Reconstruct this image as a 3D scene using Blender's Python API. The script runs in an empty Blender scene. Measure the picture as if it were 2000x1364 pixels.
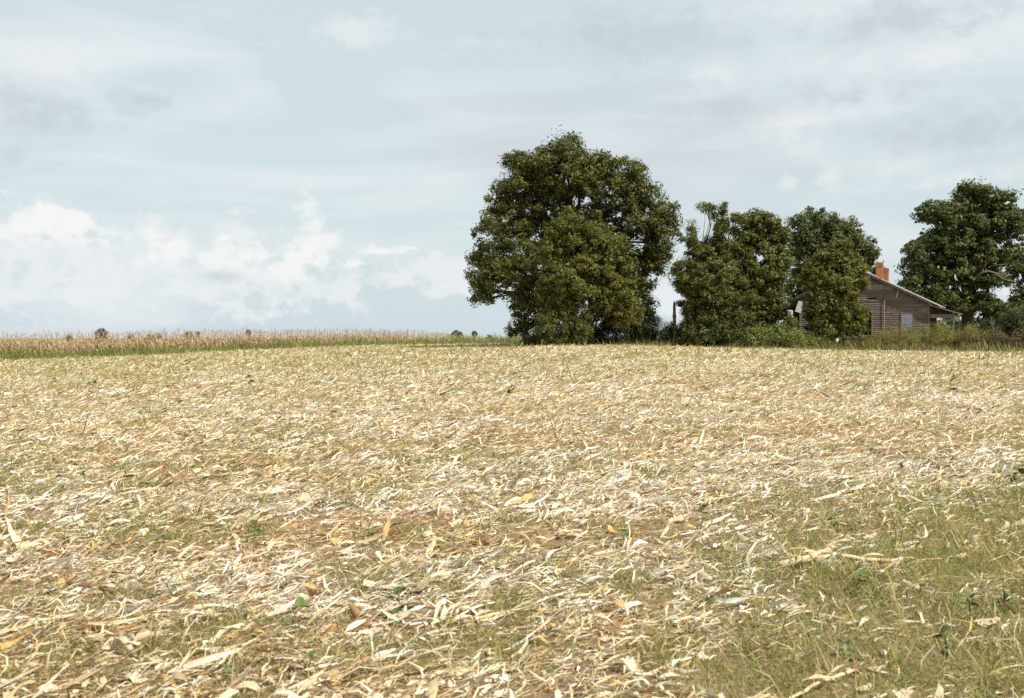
import bpy, bmesh, math, random
import numpy as np
from mathutils import Vector, Matrix

random.seed(7)
RNG = np.random.default_rng(11)
scene = bpy.context.scene
COL = scene.collection

# ------------------------------------------------------------------ camera
F = 2144.0          # focal length in pixels of the 2000 px wide photograph
HOR = 648.0         # eye-level line in that photograph
EYE = 1.6
cam_d = bpy.data.cameras.new('camera')
cam = bpy.data.objects.new('camera', cam_d)
COL.objects.link(cam)
cam_d.sensor_width = 36.0
cam_d.lens = 36.0 * F / 2000.0
cam_d.shift_y = -(682.0 - HOR) / 2000.0
cam_d.clip_start = 0.1
cam_d.clip_end = 12000.0
cam_d.dof.use_dof = True
cam_d.dof.focus_distance = 22.0
cam_d.dof.aperture_fstop = 4.5
cam.location = (0, 0, EYE)
cam.rotation_euler = (math.radians(90), 0, 0)
scene.camera = cam

# ------------------------------------------------------------------ sun, sky
SUN_A = math.radians(42)      # swing of the sun from the right towards the viewer
SUN_EL = math.radians(50)
sdir = Vector((math.cos(SUN_A) * math.cos(SUN_EL), -math.sin(SUN_A) * math.cos(SUN_EL), math.sin(SUN_EL)))
sun_d = bpy.data.lights.new('sun', 'SUN')
sun_d.energy = 5.0
sun_d.angle = math.radians(0.6)
sun_d.color = (1.0, 0.925, 0.80)
sun = bpy.data.objects.new('sun', sun_d)
sun.rotation_euler = sdir.to_track_quat('Z', 'Y').to_euler()
sun.location = sdir * 60
COL.objects.link(sun)

world = bpy.data.worlds.new('World')
scene.world = world
world.use_nodes = True
wn = world.node_tree
wn.nodes.clear()
scene.view_settings.view_transform = 'Standard'
scene.view_settings.look = 'None'
scene.view_settings.exposure = 0.42
scene.view_settings.gamma = 1.0
scene.view_settings.use_curve_mapping = False
try:
    scene.cycles.use_denoising = False
    scene.cycles.max_bounces = 5
    scene.cycles.diffuse_bounces = 3
    scene.cycles.transmission_bounces = 3
    scene.cycles.transparent_max_bounces = 4
    scene.cycles.sample_clamp_indirect = 4.0
except Exception:
    pass


class NG:
    """small helper for node trees"""
    def __init__(self, nt):
        self.nt = nt

    def n(self, kind, **kw):
        nd = self.nt.nodes.new(kind)
        for k, v in kw.items():
            setattr(nd, k, v)
        return nd

    def link(self, a, b):
        self.nt.links.new(a, b)

    def put(self, sock, v):
        if isinstance(v, bpy.types.NodeSocket):
            self.nt.links.new(v, sock)
        else:
            sock.default_value = v

    def math(self, op, a, b=0.0, c=0.0, clamp=False):
        nd = self.n('ShaderNodeMath', operation=op, use_clamp=clamp)
        self.put(nd.inputs[0], a)
        self.put(nd.inputs[1], b)
        self.put(nd.inputs[2], c)
        return nd.outputs[0]

    def vmath(self, op, a, b=(0, 0, 0)):
        nd = self.n('ShaderNodeVectorMath', operation=op)
        self.put(nd.inputs[0], a)
        self.put(nd.inputs[1], b)
        return nd.outputs['Value'] if op in ('LENGTH', 'DOT_PRODUCT', 'DISTANCE') else nd.outputs[0]

    def mix(self, f, a, b):
        nd = self.n('ShaderNodeMix', data_type='RGBA')
        self.put(nd.inputs[0], f)
        self.put(nd.inputs[6], a if not isinstance(a, tuple) else (*a, 1.0)[:4])
        self.put(nd.inputs[7], b if not isinstance(b, tuple) else (*b, 1.0)[:4])
        return nd.outputs[2]

    def ramp(self, v, lo, hi, a=0.0, b=1.0):
        nd = self.n('ShaderNodeMapRange', interpolation_type='SMOOTHSTEP')
        self.put(nd.inputs[0], v)
        for i, q in enumerate((lo, hi, a, b)):
            self.put(nd.inputs[1 + i], q)
        return nd.outputs[0]

    def noise(self, vec, scale, detail=4.0, rough=0.55, dist=0.0):
        nd = self.n('ShaderNodeTexNoise')
        self.put(nd.inputs['Vector'], vec)
        nd.inputs['Scale'].default_value = scale
        nd.inputs['Detail'].default_value = detail
        nd.inputs['Roughness'].default_value = rough
        nd.inputs['Distortion'].default_value = dist
        return nd.outputs['Fac']


def build_sky():
    g = NG(wn)
    out = g.n('ShaderNodeOutputWorld')
    bg = g.n('ShaderNodeBackground')
    bg.inputs['Strength'].default_value = 0.085
    g.link(bg.outputs[0], out.inputs[0])
    sky = g.n('ShaderNodeTexSky', sky_type='NISHITA')
    sky.sun_disc = False
    sky.sun_elevation = SUN_EL
    sky.sun_rotation = math.atan2(sdir.x, sdir.y)
    sky.air_density = 1.0
    sky.dust_density = 2.0
    sky.ozone_density = 1.5
    d = g.n('ShaderNodeTexCoord').outputs['Generated']
    sep = g.n('ShaderNodeSeparateXYZ')
    g.link(d, sep.inputs[0])
    z = sep.outputs[2]
    # thin bright haze veils the blue
    base = g.mix(0.80, sky.outputs[0], (6.45, 7.35, 7.45))
    # bluer, duller band of air at the skyline
    base = g.mix(g.ramp(z, 0.0, 0.085, 0.55, 0.0), base, (5.5, 6.4, 7.0))
    # wide soft layers
    w1 = g.vmath('MULTIPLY', d, (1.3, 1.3, 6.0))
    l1 = g.noise(w1, 1.9, 5.0, 0.5, 0.6)
    base = g.mix(g.math('MULTIPLY', g.ramp(l1, 0.46, 0.66), 0.75), base, (7.1, 7.5, 7.7))
    w2 = g.vmath('ADD', g.vmath('MULTIPLY', d, (1.1, 1.1, 4.5)), (3.7, 1.2, 5.1))
    l2 = g.noise(w2, 1.7, 5.0, 0.5, 0.5)
    grey = g.math('MULTIPLY', g.ramp(l2, 0.50, 0.68), g.ramp(z, 0.05, 0.16, 0.0, 0.8))
    base = g.mix(grey, base, (5.3, 5.8, 6.25))
    # wispy streaks
    w3 = g.vmath('MULTIPLY', d, (2.0, 2.0, 16.0))
    l3 = g.noise(w3, 2.2, 6.0, 0.55, 0.4)
    base = g.mix(g.math('MULTIPLY', g.ramp(l3, 0.50, 0.70), 0.35), base, (7.4, 7.7, 7.75))

    # heaped clouds: (px, py, rx, ry) measured on the photograph, kept as directions
    nz = g.noise(g.vmath('MULTIPLY', d, (1.0, 1.0, 1.25)), 21.0, 8.0, 0.62, 0.5)
    nzl = g.noise(g.vmath('MULTIPLY', d, (1.0, 1.0, 1.25)), 60.0, 6.0, 0.6, 0.3)

    def heap(blobs, lo, hi, amt):
        acc = None
        for (px, py, rx, ry) in blobs:
            c = Vector(((px - 1000) / F, 1.0, (HOR - py) / F)).normalized()
            v = g.vmath('MULTIPLY', g.vmath('SUBTRACT', d, tuple(c)), (F / rx, F / rx, F / ry))
            q = g.math('SUBTRACT', 1.0, g.vmath('LENGTH', v))
            acc = q if acc is None else g.math('MAXIMUM', acc, q)
        s = g.math('ADD', g.math('MULTIPLY', g.math('MAXIMUM', acc, -1.5), 0.7), g.math('MULTIPLY', g.math('SUBTRACT', nz, 0.5), amt))
        s = g.math('ADD', s, g.math('MULTIPLY', g.math('SUBTRACT', nzl, 0.5), amt * 0.8))
        return g.ramp(s, lo, hi)

    bank = heap([(330, 510, 260, 90), (500, 540, 260, 80), (160, 500, 220, 80), (820, 530, 160, 40), (120, 560, 220, 50), (760, 545, 200, 34), (930, 560, 200, 26),
                 (60, 500, 120, 60), (640, 560, 160, 40), (1290, 590, 150, 40), (-250, 520, 260, 70), (2250, 520, 300, 70)],
                -0.05, 0.55, 2.8)
    base = g.mix(g.math('MULTIPLY', bank, 0.85), base, (7.3, 7.55, 7.65))
    soft = heap([(1770, 320, 130, 46), (1900, 345, 190, 30), (1615, 345, 40, 46), (1548, 355, 26, 26), (1390, 140, 70, 50),
                 (1560, 240, 110, 70), (690, 60, 150, 34), (90, 130, 130, 60), (2150, 330, 220, 50), (1800, 110, 280, 40),
                 (-150, 200, 200, 60), (620, 480, 40, 30)], -0.05, 0.8, 1.9)
    base = g.mix(g.math('MULTIPLY', soft, 0.62), base, (7.6, 7.65, 7.65))
    dull = heap([(80, 225, 150, 60), (40, 190, 120, 60), (280, 195, 90, 40), (1880, 265, 230, 80), (1250, 70, 330, 80), (1620, 190, 230, 50), (1750, 40, 300, 60),
                 (430, 540, 60, 18), (2150, 220, 200, 60), (-140, 290, 200, 50), (1420, 215, 120, 40)], 0.0, 0.9, 1.5)
    base = g.mix(g.math('MULTIPLY', dull, 0.9), base, (5.05, 5.65, 6.05))
    crisp = heap([(75, 436, 120, 46), (140, 448, 60, 36), (20, 440, 80, 34), 
                  (560, 515, 90, 40), (600, 510, 56, 34), (240, 460, 70, 22), (400, 500, 150, 30), (440, 464, 16, 8), (805, 485, 34, 7),
                  (700, 515, 30, 8), (-180, 440, 120, 30), (330, 480, 60, 12), (180, 470, 60, 14), (520, 500, 40, 14), (760, 490, 60, 10)], -0.10, 0.62, 2.6)
    base = g.mix(g.math('MULTIPLY', crisp, 0.8), base, (8.2, 8.25, 8.1))
    tower = heap([(603, 408, 34, 40), (612, 440, 36, 34), (628, 472, 50, 34), (90, 432, 90, 34), (40, 438, 70, 28), (142, 440, 40, 30)], -0.05, 0.42, 1.5)
    base = g.mix(g.math('MULTIPLY', tower, 0.7), base, (8.3, 8.3, 8.1))
    # below the skyline the world is plain ground-coloured
    base = g.mix(g.ramp(z, -0.03, -0.005, 1.0, 0.0), base, (2.6, 2.3, 1.7))
    g.link(base, bg.inputs['Color'])


build_sky()


# ------------------------------------------------------------------ helpers
def P(px, py, d):
    """point of the place seen at photograph pixel (px, py), d metres out"""
    return Vector((d * (px - 1000) / F, d, EYE + d * (HOR - py) / F))


def vnoise(x, y, seed=0):
    xi = np.floor(x).astype(np.int64)
    yi = np.floor(y).astype(np.int64)
    fx = x - xi
    fy = y - yi
    fx = fx * fx * (3 - 2 * fx)
    fy = fy * fy * (3 - 2 * fy)

    def h(a, b):
        n = (a * 374761393 + b * 668265263 + seed * 144269) & 0xFFFFFFFF
        n = ((n ^ (n >> 13)) * 1274126177) & 0xFFFFFFFF
        return ((n ^ (n >> 16)) & 0xFFFF) / 65535.0
    return (h(xi, yi) * (1 - fx) + h(xi + 1, yi) * fx) * (1 - fy) + (h(xi, yi + 1) * (1 - fx) + h(xi + 1, yi + 1) * fx) * fy


def fbm(x, y, seed=0, octaves=3):
    s, a, t = 0.0, 1.0, 0.0
    for o in range(octaves):
        s = s + a * vnoise(x * 2 ** o, y * 2 ** o, seed + o)
        t += a
        a *= 0.5
    return s / t


EU = np.array([-900, -400, 0, 250, 500, 700, 850, 985, 1075, 1300, 1600, 2000, 2500, 3000], float)
EY = np.array([718, 712, 705, 697, 684, 676, 673, 672, 673, 677, 685, 689, 692, 694], float)
ED = np.array([62, 74, 85, 95, 110, 119, 119, 110, 92, 87, 84, 83, 82, 80], float)
EZ = EYE - (EY - HOR) * ED / F
EK = np.array([-.03, -.03, -.03, -.022, -.03, -.038, -.034, -.028, -.02, -.004, 0, 0, 0, 0], float)
_uu = np.linspace(-900, 3000, 400)
_k = np.exp(-np.linspace(-2, 2, 31) ** 2)
_k /= _k.sum()


def _sm(v):
    a = np.interp(_uu, EU, v)
    return np.convolve(np.pad(a, 15, mode='edge'), _k, mode='valid')


_SD, _SZ, _SK = _sm(ED), _sm(EZ), _sm(EK)


def edge_d(u):
    return np.interp(u, _uu, _SD)


def ground(x, y):
    x = np.asarray(x, float)
    y = np.asarray(y, float)
    ys = np.maximum(y, 1.0)
    u = 1000 + F * x / ys
    u = np.clip(u, -900, 3000)
    d = np.interp(u, _uu, _SD)
    ze = np.interp(u, _uu, _SZ)
    k = np.interp(u, _uu, _SK)
    r = np.clip(ys / d, 0, 1)
    z = ze * r * r * (3 - 2 * r)
    o = np.maximum(ys - d, 0)
    z = z + k * np.minimum(o, 90) - 0.028 * np.maximum(o - 34, 0) * 1.0
    z = np.maximum(z, -22)
    z = z + (fbm(x * 0.16, y * 0.16, 5) - 0.5) * 0.10 * np.clip(1.4 - ys / 90, 0, 1)
    z = z + (fbm(x * 1.1, y * 1.1, 9) - 0.5) * 0.05 * np.clip(1.2 - ys / 30, 0, 1)
    return z


def gz(x, y):
    return float(ground(np.array([x]), np.array([y]))[0])


def on_ground(px, py):
    """where the sight line through (px, py) meets the field"""
    d = 3.0
    prev = d
    while d < 140:
        p = P(px, py, d)
        if p.z < gz(p.x, p.y):
            break
        prev = d
        d *= 1.02
    for _ in range(14):
        m = 0.5 * (prev + d)
        p = P(px, py, m)
        if p.z < gz(p.x, p.y):
            d = m
        else:
            prev = m
    p = P(px, py, d)
    p.z = gz(p.x, p.y)
    return p


def to_px(x, y, z):
    return 1000 + F * x / y, HOR + F * (EYE - z) / y


def mesh_np(name, verts, faces, cols=None, smooth=False):
    """verts (n,3), faces (m,k) arrays -> mesh; cols (n,3) -> colour attribute"""
    me = bpy.data.meshes.new(name)
    verts = np.asarray(verts, np.float32)
    if isinstance(faces, np.ndarray):
        faces = [faces]
    faces = [np.asarray(f, np.int32) for f in faces if len(f)]
    me.vertices.add(len(verts))
    me.vertices.foreach_set('co', verts.ravel())
    nl = sum(f.size for f in faces)
    nf = sum(len(f) for f in faces)
    me.loops.add(nl)
    me.loops.foreach_set('vertex_index', np.concatenate([f.ravel() for f in faces]))
    me.polygons.add(nf)
    tot = np.concatenate([np.full(len(f), f.shape[1], np.int32) for f in faces])
    start = np.concatenate([[0], np.cumsum(tot)[:-1]]).astype(np.int32)
    me.polygons.foreach_set('loop_start', start)
    me.update(calc_edges=True)
    if smooth:
        me.polygons.foreach_set('use_smooth', np.ones(nf, bool))
    if cols is not None:
        ca = me.color_attributes.new('Col', 'FLOAT_COLOR', 'POINT')
        c4 = np.ones((len(verts), 4), np.float32)
        c4[:, :3] = cols
        ca.data.foreach_set('color', c4.ravel())
    me.validate()
    return me


def link(name, me, mat=None, parent=None, loc=None, **props):
    o = bpy.data.objects.new(name, me)
    COL.objects.link(o)
    if mat is not None and me is not None and not me.materials:
        me.materials.append(mat)
    if parent is not None:
        o.parent = parent
    if loc is not None:
        o.location = loc
    for k, v in props.items():
        o[k] = v
    return o


def thing(name, label, category, loc=(0, 0, 0), rz=0.0, group=None):
    o = bpy.data.objects.new(name, None)
    COL.objects.link(o)
    o.empty_display_size = 0.3
    o.location = loc
    o.rotation_euler = (0, 0, rz)
    o['label'] = label
    o['category'] = category
    if group:
        o['group'] = group
    return o


# ------------------------------------------------------------------ materials
def new_mat(name):
    m = bpy.data.materials.new(name)
    m.use_nodes = True
    m.node_tree.nodes.clear()
    g = NG(m.node_tree)
    out = g.n('ShaderNodeOutputMaterial')
    return m, g, out


def attr_mat(name, rough=0.7, spec=0.2, trans=0.25, vary=0.0, tint=(1, 1, 1)):
    m, g, out = new_mat(name)
    a = g.n('ShaderNodeAttribute', attribute_name='Col')
    col = a.outputs['Color']
    if vary:
        tc = g.n('ShaderNodeTexCoord').outputs['Object']
        f = g.noise(g.vmath('MULTIPLY', tc, (9.0, 170.0, 60.0)), 1.0, 4.0)
        col = g.mix(g.math('MULTIPLY', g.ramp(f, 0.35, 0.7), vary), col, (0.16, 0.10, 0.05))
    p = g.n('ShaderNodeBsdfPrincipled')
    g.link(col, p.inputs['Base Color'])
    p.inputs['Roughness'].default_value = rough
    p.inputs['Specular IOR Level'].default_value = spec
    if trans:
        t = g.n('ShaderNodeBsdfTranslucent')
        g.link(g.mix(0.35, col, tint), t.inputs['Color']) if tint != (1, 1, 1) else g.link(col, t.inputs['Color'])
        mx = g.n('ShaderNodeMixShader')
        mx.inputs[0].default_value = trans
        g.link(p.outputs[0], mx.inputs[1])
        g.link(t.outputs[0], mx.inputs[2])
        g.link(mx.outputs[0], out.inputs[0])
    else:
        g.link(p.outputs[0], out.inputs[0])
    return m


def plain_mat(name, col, rough=0.8, spec=0.2, noise_col=None, scale=6.0, stretch=(1, 1, 1), bump=0.0, metal=0.0, rnd=0.0):
    m, g, out = new_mat(name)
    p = g.n('ShaderNodeBsdfPrincipled')
    p.inputs['Roughness'].default_value = rough
    p.inputs['Specular IOR Level'].default_value = spec
    p.inputs['Metallic'].default_value = metal
    tc = g.n('ShaderNodeTexCoord').outputs['Object']
    v = g.vmath('MULTIPLY', tc, stretch)
    f = g.noise(v, scale, 6.0, 0.6)
    c = g.mix(g.ramp(f, 0.32, 0.68), col, noise_col or tuple(q * 0.6 for q in col))
    if rnd:
        r = g.n('ShaderNodeObjectInfo').outputs['Random']
        c = g.mix(g.math('MULTIPLY', r, rnd), c, tuple(q * 0.35 for q in col))
    g.link(c, p.inputs['Base Color'])
    if bump:
        b = g.n('ShaderNodeBump')
        b.inputs['Strength'].default_value = bump
        b.inputs['Distance'].default_value = 0.02
        g.link(f, b.inputs['Height'])
        g.link(b.outputs[0], p.inputs['Normal'])
    g.link(p.outputs[0], out.inputs[0])
    return m


def ground_mat():
    m, g, out = new_mat('field_earth')
    tc = g.n('ShaderNodeTexCoord').outputs['Object']
    a = g.n('ShaderNodeAttribute', attribute_name='Col').outputs['Color']
    sepa = g.n('ShaderNodeSeparateColor')
    g.link(a, sepa.inputs[0])
    turf, chaff_cover = sepa.outputs[0], sepa.outputs[1]
    big = g.noise(tc, 0.9, 4.0)
    soil = g.mix(g.ramp(big, 0.35, 0.65), (0.095, 0.045, 0.02), (0.16, 0.076, 0.034))  # soil coloured dark to stand in for shade under the overhanging husks
    soil = g.mix(sepa.outputs[2], soil, (0.42, 0.20, 0.09))
    fine = g.noise(tc, 26.0, 4.0, 0.7)
    soil = g.mix(g.math('MULTIPLY', g.ramp(fine, 0.45, 0.65), 0.6), soil, (0.15, 0.075, 0.04))
    # crumbs of chaff too small to model
    v = g.vmath('MULTIPLY', tc, (14.0, 30.0, 20.0))
    ch = g.noise(v, 1.0, 5.0, 0.75, 1.5)
    chc = g.mix(g.ramp(g.noise(v, 2.3, 2.0), 0.35, 0.65), (0.68, 0.57, 0.41), (0.38, 0.26, 0.14))
    amt = g.math('MULTIPLY', g.ramp(ch, 0.36, 0.50), chaff_cover)
    col = g.mix(amt, soil, chc)
    tf = g.noise(tc, 3.0, 5.0, 0.65)
    tcol = g.mix(g.ramp(tf, 0.35, 0.65), (0.145, 0.155, 0.042), (0.23, 0.205, 0.08))
    tcol = g.mix(g.math('MULTIPLY', g.ramp(ch, 0.42, 0.55), 0.4), tcol, (0.36, 0.28, 0.15))
    tcol = g.mix(g.math('MULTIPLY', g.ramp(fine, 0.5, 0.62), 0.5), tcol, (0.085, 0.06, 0.028))
    col = g.mix(turf, col, tcol)
    p = g.n('ShaderNodeBsdfPrincipled')
    p.inputs['Roughness'].default_value = 0.95
    p.inputs['Specular IOR Level'].default_value = 0.1
    g.link(col, p.inputs['Base Color'])
    b = g.n('ShaderNodeBump')
    b.inputs['Strength'].default_value = 0.7
    b.inputs['Distance'].default_value = 0.03
    g.link(g.math('ADD', fine, ch), b.inputs['Height'])
    g.link(b.outputs[0], p.inputs['Normal'])
    g.link(p.outputs[0], out.inputs[0])
    return m


M = {
    'ground': ground_mat(),
    'litter': attr_mat('dry_corn_litter', 0.65, 0.25, 0.22),
    'husk': attr_mat('dry_corn_leaf', 0.6, 0.25, 0.22, vary=0.45),
    'grass': attr_mat('grass_blades', 0.6, 0.2, 0.30),
    'leaf': attr_mat('tree_leaves', 0.55, 0.28, 0.28),
    'corn': attr_mat('standing_dry_corn', 0.75, 0.15, 0.25),
    'bark': plain_mat('bark', (0.085, 0.06, 0.042), 0.95, 0.1, (0.04, 0.028, 0.02), 3.0, (3, 3, 0.6), 0.8),
    'deadwood': plain_mat('bleached_dead_limb', (0.22, 0.16, 0.11), 0.9, 0.1, (0.16, 0.11, 0.075), 4.0, (2, 2, 2), 0.5),
    'post': plain_mat('rotting_post_wood', (0.12, 0.07, 0.045), 0.95, 0.1, (0.05, 0.03, 0.02), 5.0, (4, 4, 0.6), 0.8),
    'board': plain_mat('weathered_clapboard', (0.275, 0.235, 0.195), 0.9, 0.12, (0.15, 0.112, 0.088), 2.2, (0.7, 8, 8), 0.3, rnd=0.55),
    'board_sunlit': plain_mat('sunlit_clapboard', (0.46, 0.37, 0.285), 0.9, 0.12, (0.27, 0.20, 0.15), 2.2, (0.7, 8, 8), 0.3, rnd=0.4),  # paler weathered copy; sunlight on the lower boards is put into its colour
    'trim': plain_mat('weathered_trim', (0.31, 0.24, 0.185), 0.9, 0.12, (0.14, 0.10, 0.075), 3.0, (4, 4, 0.8), 0.3, rnd=0.3),
    'lath': plain_mat('pale_lath', (0.42, 0.34, 0.25), 0.9, 0.12, (0.30, 0.23, 0.16), 4.0, (4, 4, 1), 0.2),
    'inside': plain_mat('shade_dark_sheathing', (0.055, 0.04, 0.03), 0.95, 0.1, (0.03, 0.02, 0.015), 2.0),  # backing wood coloured dark so gaps and openings carry painted shade
    'tin': plain_mat('weathered_tin', (0.47, 0.47, 0.45), 0.45, 0.4, (0.33, 0.30, 0.27), 1.6, (1, 1, 1), 0.1, metal=0.35),
    'white_tin': plain_mat('whitened_tin_sheet', (0.74, 0.75, 0.74), 0.5, 0.4, (0.60, 0.60, 0.58), 3.0),
    'brick': plain_mat('orange_brick', (0.50, 0.225, 0.105), 0.9, 0.1, (0.31, 0.125, 0.06), 5.0, (1, 1, 1), 0.3, rnd=0.75),
    'mortar': plain_mat('lime_mortar', (0.46, 0.33, 0.22), 0.95, 0.1, (0.27, 0.16, 0.09), 8.0),
    'curtain': plain_mat('pale_curtain', (0.40, 0.40, 0.40), 0.9, 0.1, (0.24, 0.24, 0.25), 5.0, (6, 1, 0.5)),
    'rust': plain_mat('red_rusted_panel', (0.22, 0.055, 0.03), 0.9, 0.15, (0.12, 0.035, 0.02), 5.0),
    'white': plain_mat('white_enamel', (0.78, 0.78, 0.76), 0.4, 0.4, (0.66, 0.65, 0.62), 6.0),
    'cut': plain_mat('raw_board', (0.40, 0.27, 0.15), 0.9, 0.1, (0.28, 0.18, 0.10), 4.0),
    'stalk': plain_mat('pale_corn_stalk', (0.66, 0.54, 0.34), 0.6, 0.25, (0.48, 0.34, 0.17), 9.0, (1, 1, 1), 0.2),
    'stalk_dark': plain_mat('brown_corn_stalk', (0.33, 0.20, 0.10), 0.75, 0.2, (0.19, 0.11, 0.055), 9.0, (1, 1, 1), 0.2),
    'clod': plain_mat('red_earth_clod', (0.27, 0.135, 0.065), 0.95, 0.1, (0.13, 0.062, 0.032), 30.0, (1, 1, 1), 0.8),
}


def glass_mat():
    m, g, out = new_mat('window_glass')
    p = g.n('ShaderNodeBsdfPrincipled')
    p.inputs['Base Color'].default_value = (0.9, 0.95, 0.95, 1)
    p.inputs['Roughness'].default_value = 0.04
    t = g.n('ShaderNodeBsdfTransparent')
    mx = g.n('ShaderNodeMixShader')
    fr = g.n('ShaderNodeFresnel')
    gl = g.n('ShaderNodeBsdfGlossy')
    gl.inputs['Roughness'].default_value = 0.05
    g.link(g.math('ADD', fr.outputs[0], 0.15, clamp=True), mx.inputs[0])
    g.link(t.outputs[0], mx.inputs[1])
    g.link(gl.outputs[0], mx.inputs[2])
    g.link(mx.outputs[0], out.inputs[0])
    m.node_tree.nodes.remove(p)
    return m


M['glass'] = glass_mat()


# ------------------------------------------------------------------ cover maps of the field
def sig(v):
    return 1 / (1 + np.exp(-np.clip(v, -30, 30)))


GRASS_SPOTS = [(1150, 1130, 150, 55, .55), (500, 1055, 50, 18, .9), (100, 915, 80, 28, .7), (250, 945, 70, 28, .7),
               (150, 1290, 120, 50, .8), (420, 1140, 60, 26, .5), (960, 1260, 170, 50, .7), (600, 1250, 60, 30, .5), (700, 1330, 160, 30, .5),
               (300, 1075, 30, 16, .8), (860, 1180, 80, 30, .3), (1000, 1030, 120, 20, .4), (1250, 1060, 130, 40, .5), (780, 865, 90, 18, .35),
               (330, 745, 240, 14, .55), (150, 755, 120, 10, .55), (620, 740, 150, 12, .4), (1270, 735, 110, 9, .4), (1580, 728, 60, 6, .5),
               (1940, 720, 120, 16, .35), (1960, 860, 60, 26, .55), (1560, 910, 90, 18, .35), (1520, 985, 140, 26, .8), (1760, 1020, 160, 50, .5)]
SOIL_SPOTS = [(1085, 1075, 90, 24, .8), (1390, 962, 60, 9, .9), (660, 915, 70, 16, .6), (1490, 1022, 60, 10, .9), (1690, 1040, 60, 9, .9),
              (720, 1240, 50, 14, .7), (60, 1000, 50, 14, .6), (300, 1180, 30, 14, .6), (430, 1205, 40, 14, .4), (1300, 1075, 50, 8, .7), (30, 1210, 40, 16, .3)]


def grass_mask(x, y):
    z = ground(x, y)
    px, py = to_px(x, np.maximum(y, 1.0), z)
    n = fbm(x * 1.3, y * 1.3, 31)
    n2 = fbm(x * 0.35, y * 0.35, 47)
    low_right = sig((px - (1390 + 260 * (n2 - .5) + 120 * (n - .5) - np.clip(py - 1180, 0, 300) * 1.0)) / 55) * sig((py - (1000 - (px - 1400) * 0.10 + 60 * (n - .5))) / 14)
    g = low_right * (0.72 + .28 * np.clip((fbm(x * 2.4, y * 2.4, 35) - .3) * 3, 0, 1))
    for (cx, cy, rx, ry, a) in GRASS_SPOTS:
        e = np.exp(-((px - cx) / rx) ** 2 - ((py - cy) / ry) ** 2)
        g = np.maximum(g, a * e * np.clip((n - .25) * 3.2, 0, 1))
    g = np.maximum(g, np.clip((n - 0.54) * 2.6, 0, .55))
    g = np.maximum(g, np.clip((fbm(x * 2.6, y * 2.6, 39) - .52) * 4.5, 0, .75))
    g = np.maximum(g, np.clip((n2 - 0.52) * 3.0, 0, .40) * np.clip((n - .35) * 3, 0, 1))
    # green comes up more thickly towards the far edge
    g = np.maximum(g, np.clip((760 - py) / 40, 0, 1) * np.clip((n2 - .30) * 2.2, 0, .6) * np.clip((n - .2) * 2.5, .2, 1))
    return np.clip(g, 0, 1)


def soil_mask(x, y):
    z = ground(x, y)
    px, py = to_px(x, np.maximum(y, 1.0), z)
    n = fbm(x * 1.9, y * 1.9, 77)
    g = np.clip((n - 0.62) * 4, 0, .7)
    for (cx, cy, rx, ry, a) in SOIL_SPOTS:
        e = np.exp(-((px - cx) / rx) ** 2 - ((py - cy) / ry) ** 2)
        g = np.maximum(g, a * e * np.clip((n - .2) * 3.5, 0, 1))
    return np.clip(g, 0, 1)


# ------------------------------------------------------------------ ground sheet
def build_ground():
    k = np.linspace(-1, 1, 236)
    a = 5.95
    xs = 20 * np.sinh(k * a)
    ys = 20 * np.sinh(np.linspace(-0.62, 1, 262) * a)
    X, Y = np.meshgrid(xs, ys)
    x, y = X.ravel(), Y.ravel()
    z = ground(x, y)
    nx, ny = len(xs), len(ys)
    i = np.arange(nx * ny).reshape(ny, nx)
    q = np.stack([i[:-1, :-1], i[:-1, 1:], i[1:, 1:], i[1:, :-1]], -1).reshape(-1, 4)
    u = np.clip(1000 + F * x / np.maximum(y, 1), -900, 3000)
    d = edge_d(u)
    turf = np.clip((y - d) / 1.5, 0, 1)
    turf = np.where(y < 4, 0, turf)
    near = (y > 2.5) & (y < 100)
    gm = np.where(near, grass_mask(x, np.maximum(y, 2.5)), 0)
    sm = np.where(near, soil_mask(x, np.maximum(y, 2.5)), 0)
    turf = np.maximum(turf, gm * 0.7)
    chaff = np.clip(0.38 + 0.62 * (y - 8) / 45, 0.38, 1) * (1 - sm * np.clip(1.3 - y / 60, 0, 1))
    cols = np.stack([turf, chaff, sm], -1)
    me = mesh_np('field', np.stack([x, y, z], -1), q, cols, smooth=True)
    link('field_ground', me, M['ground'], kind='structure')


build_ground()


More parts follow.
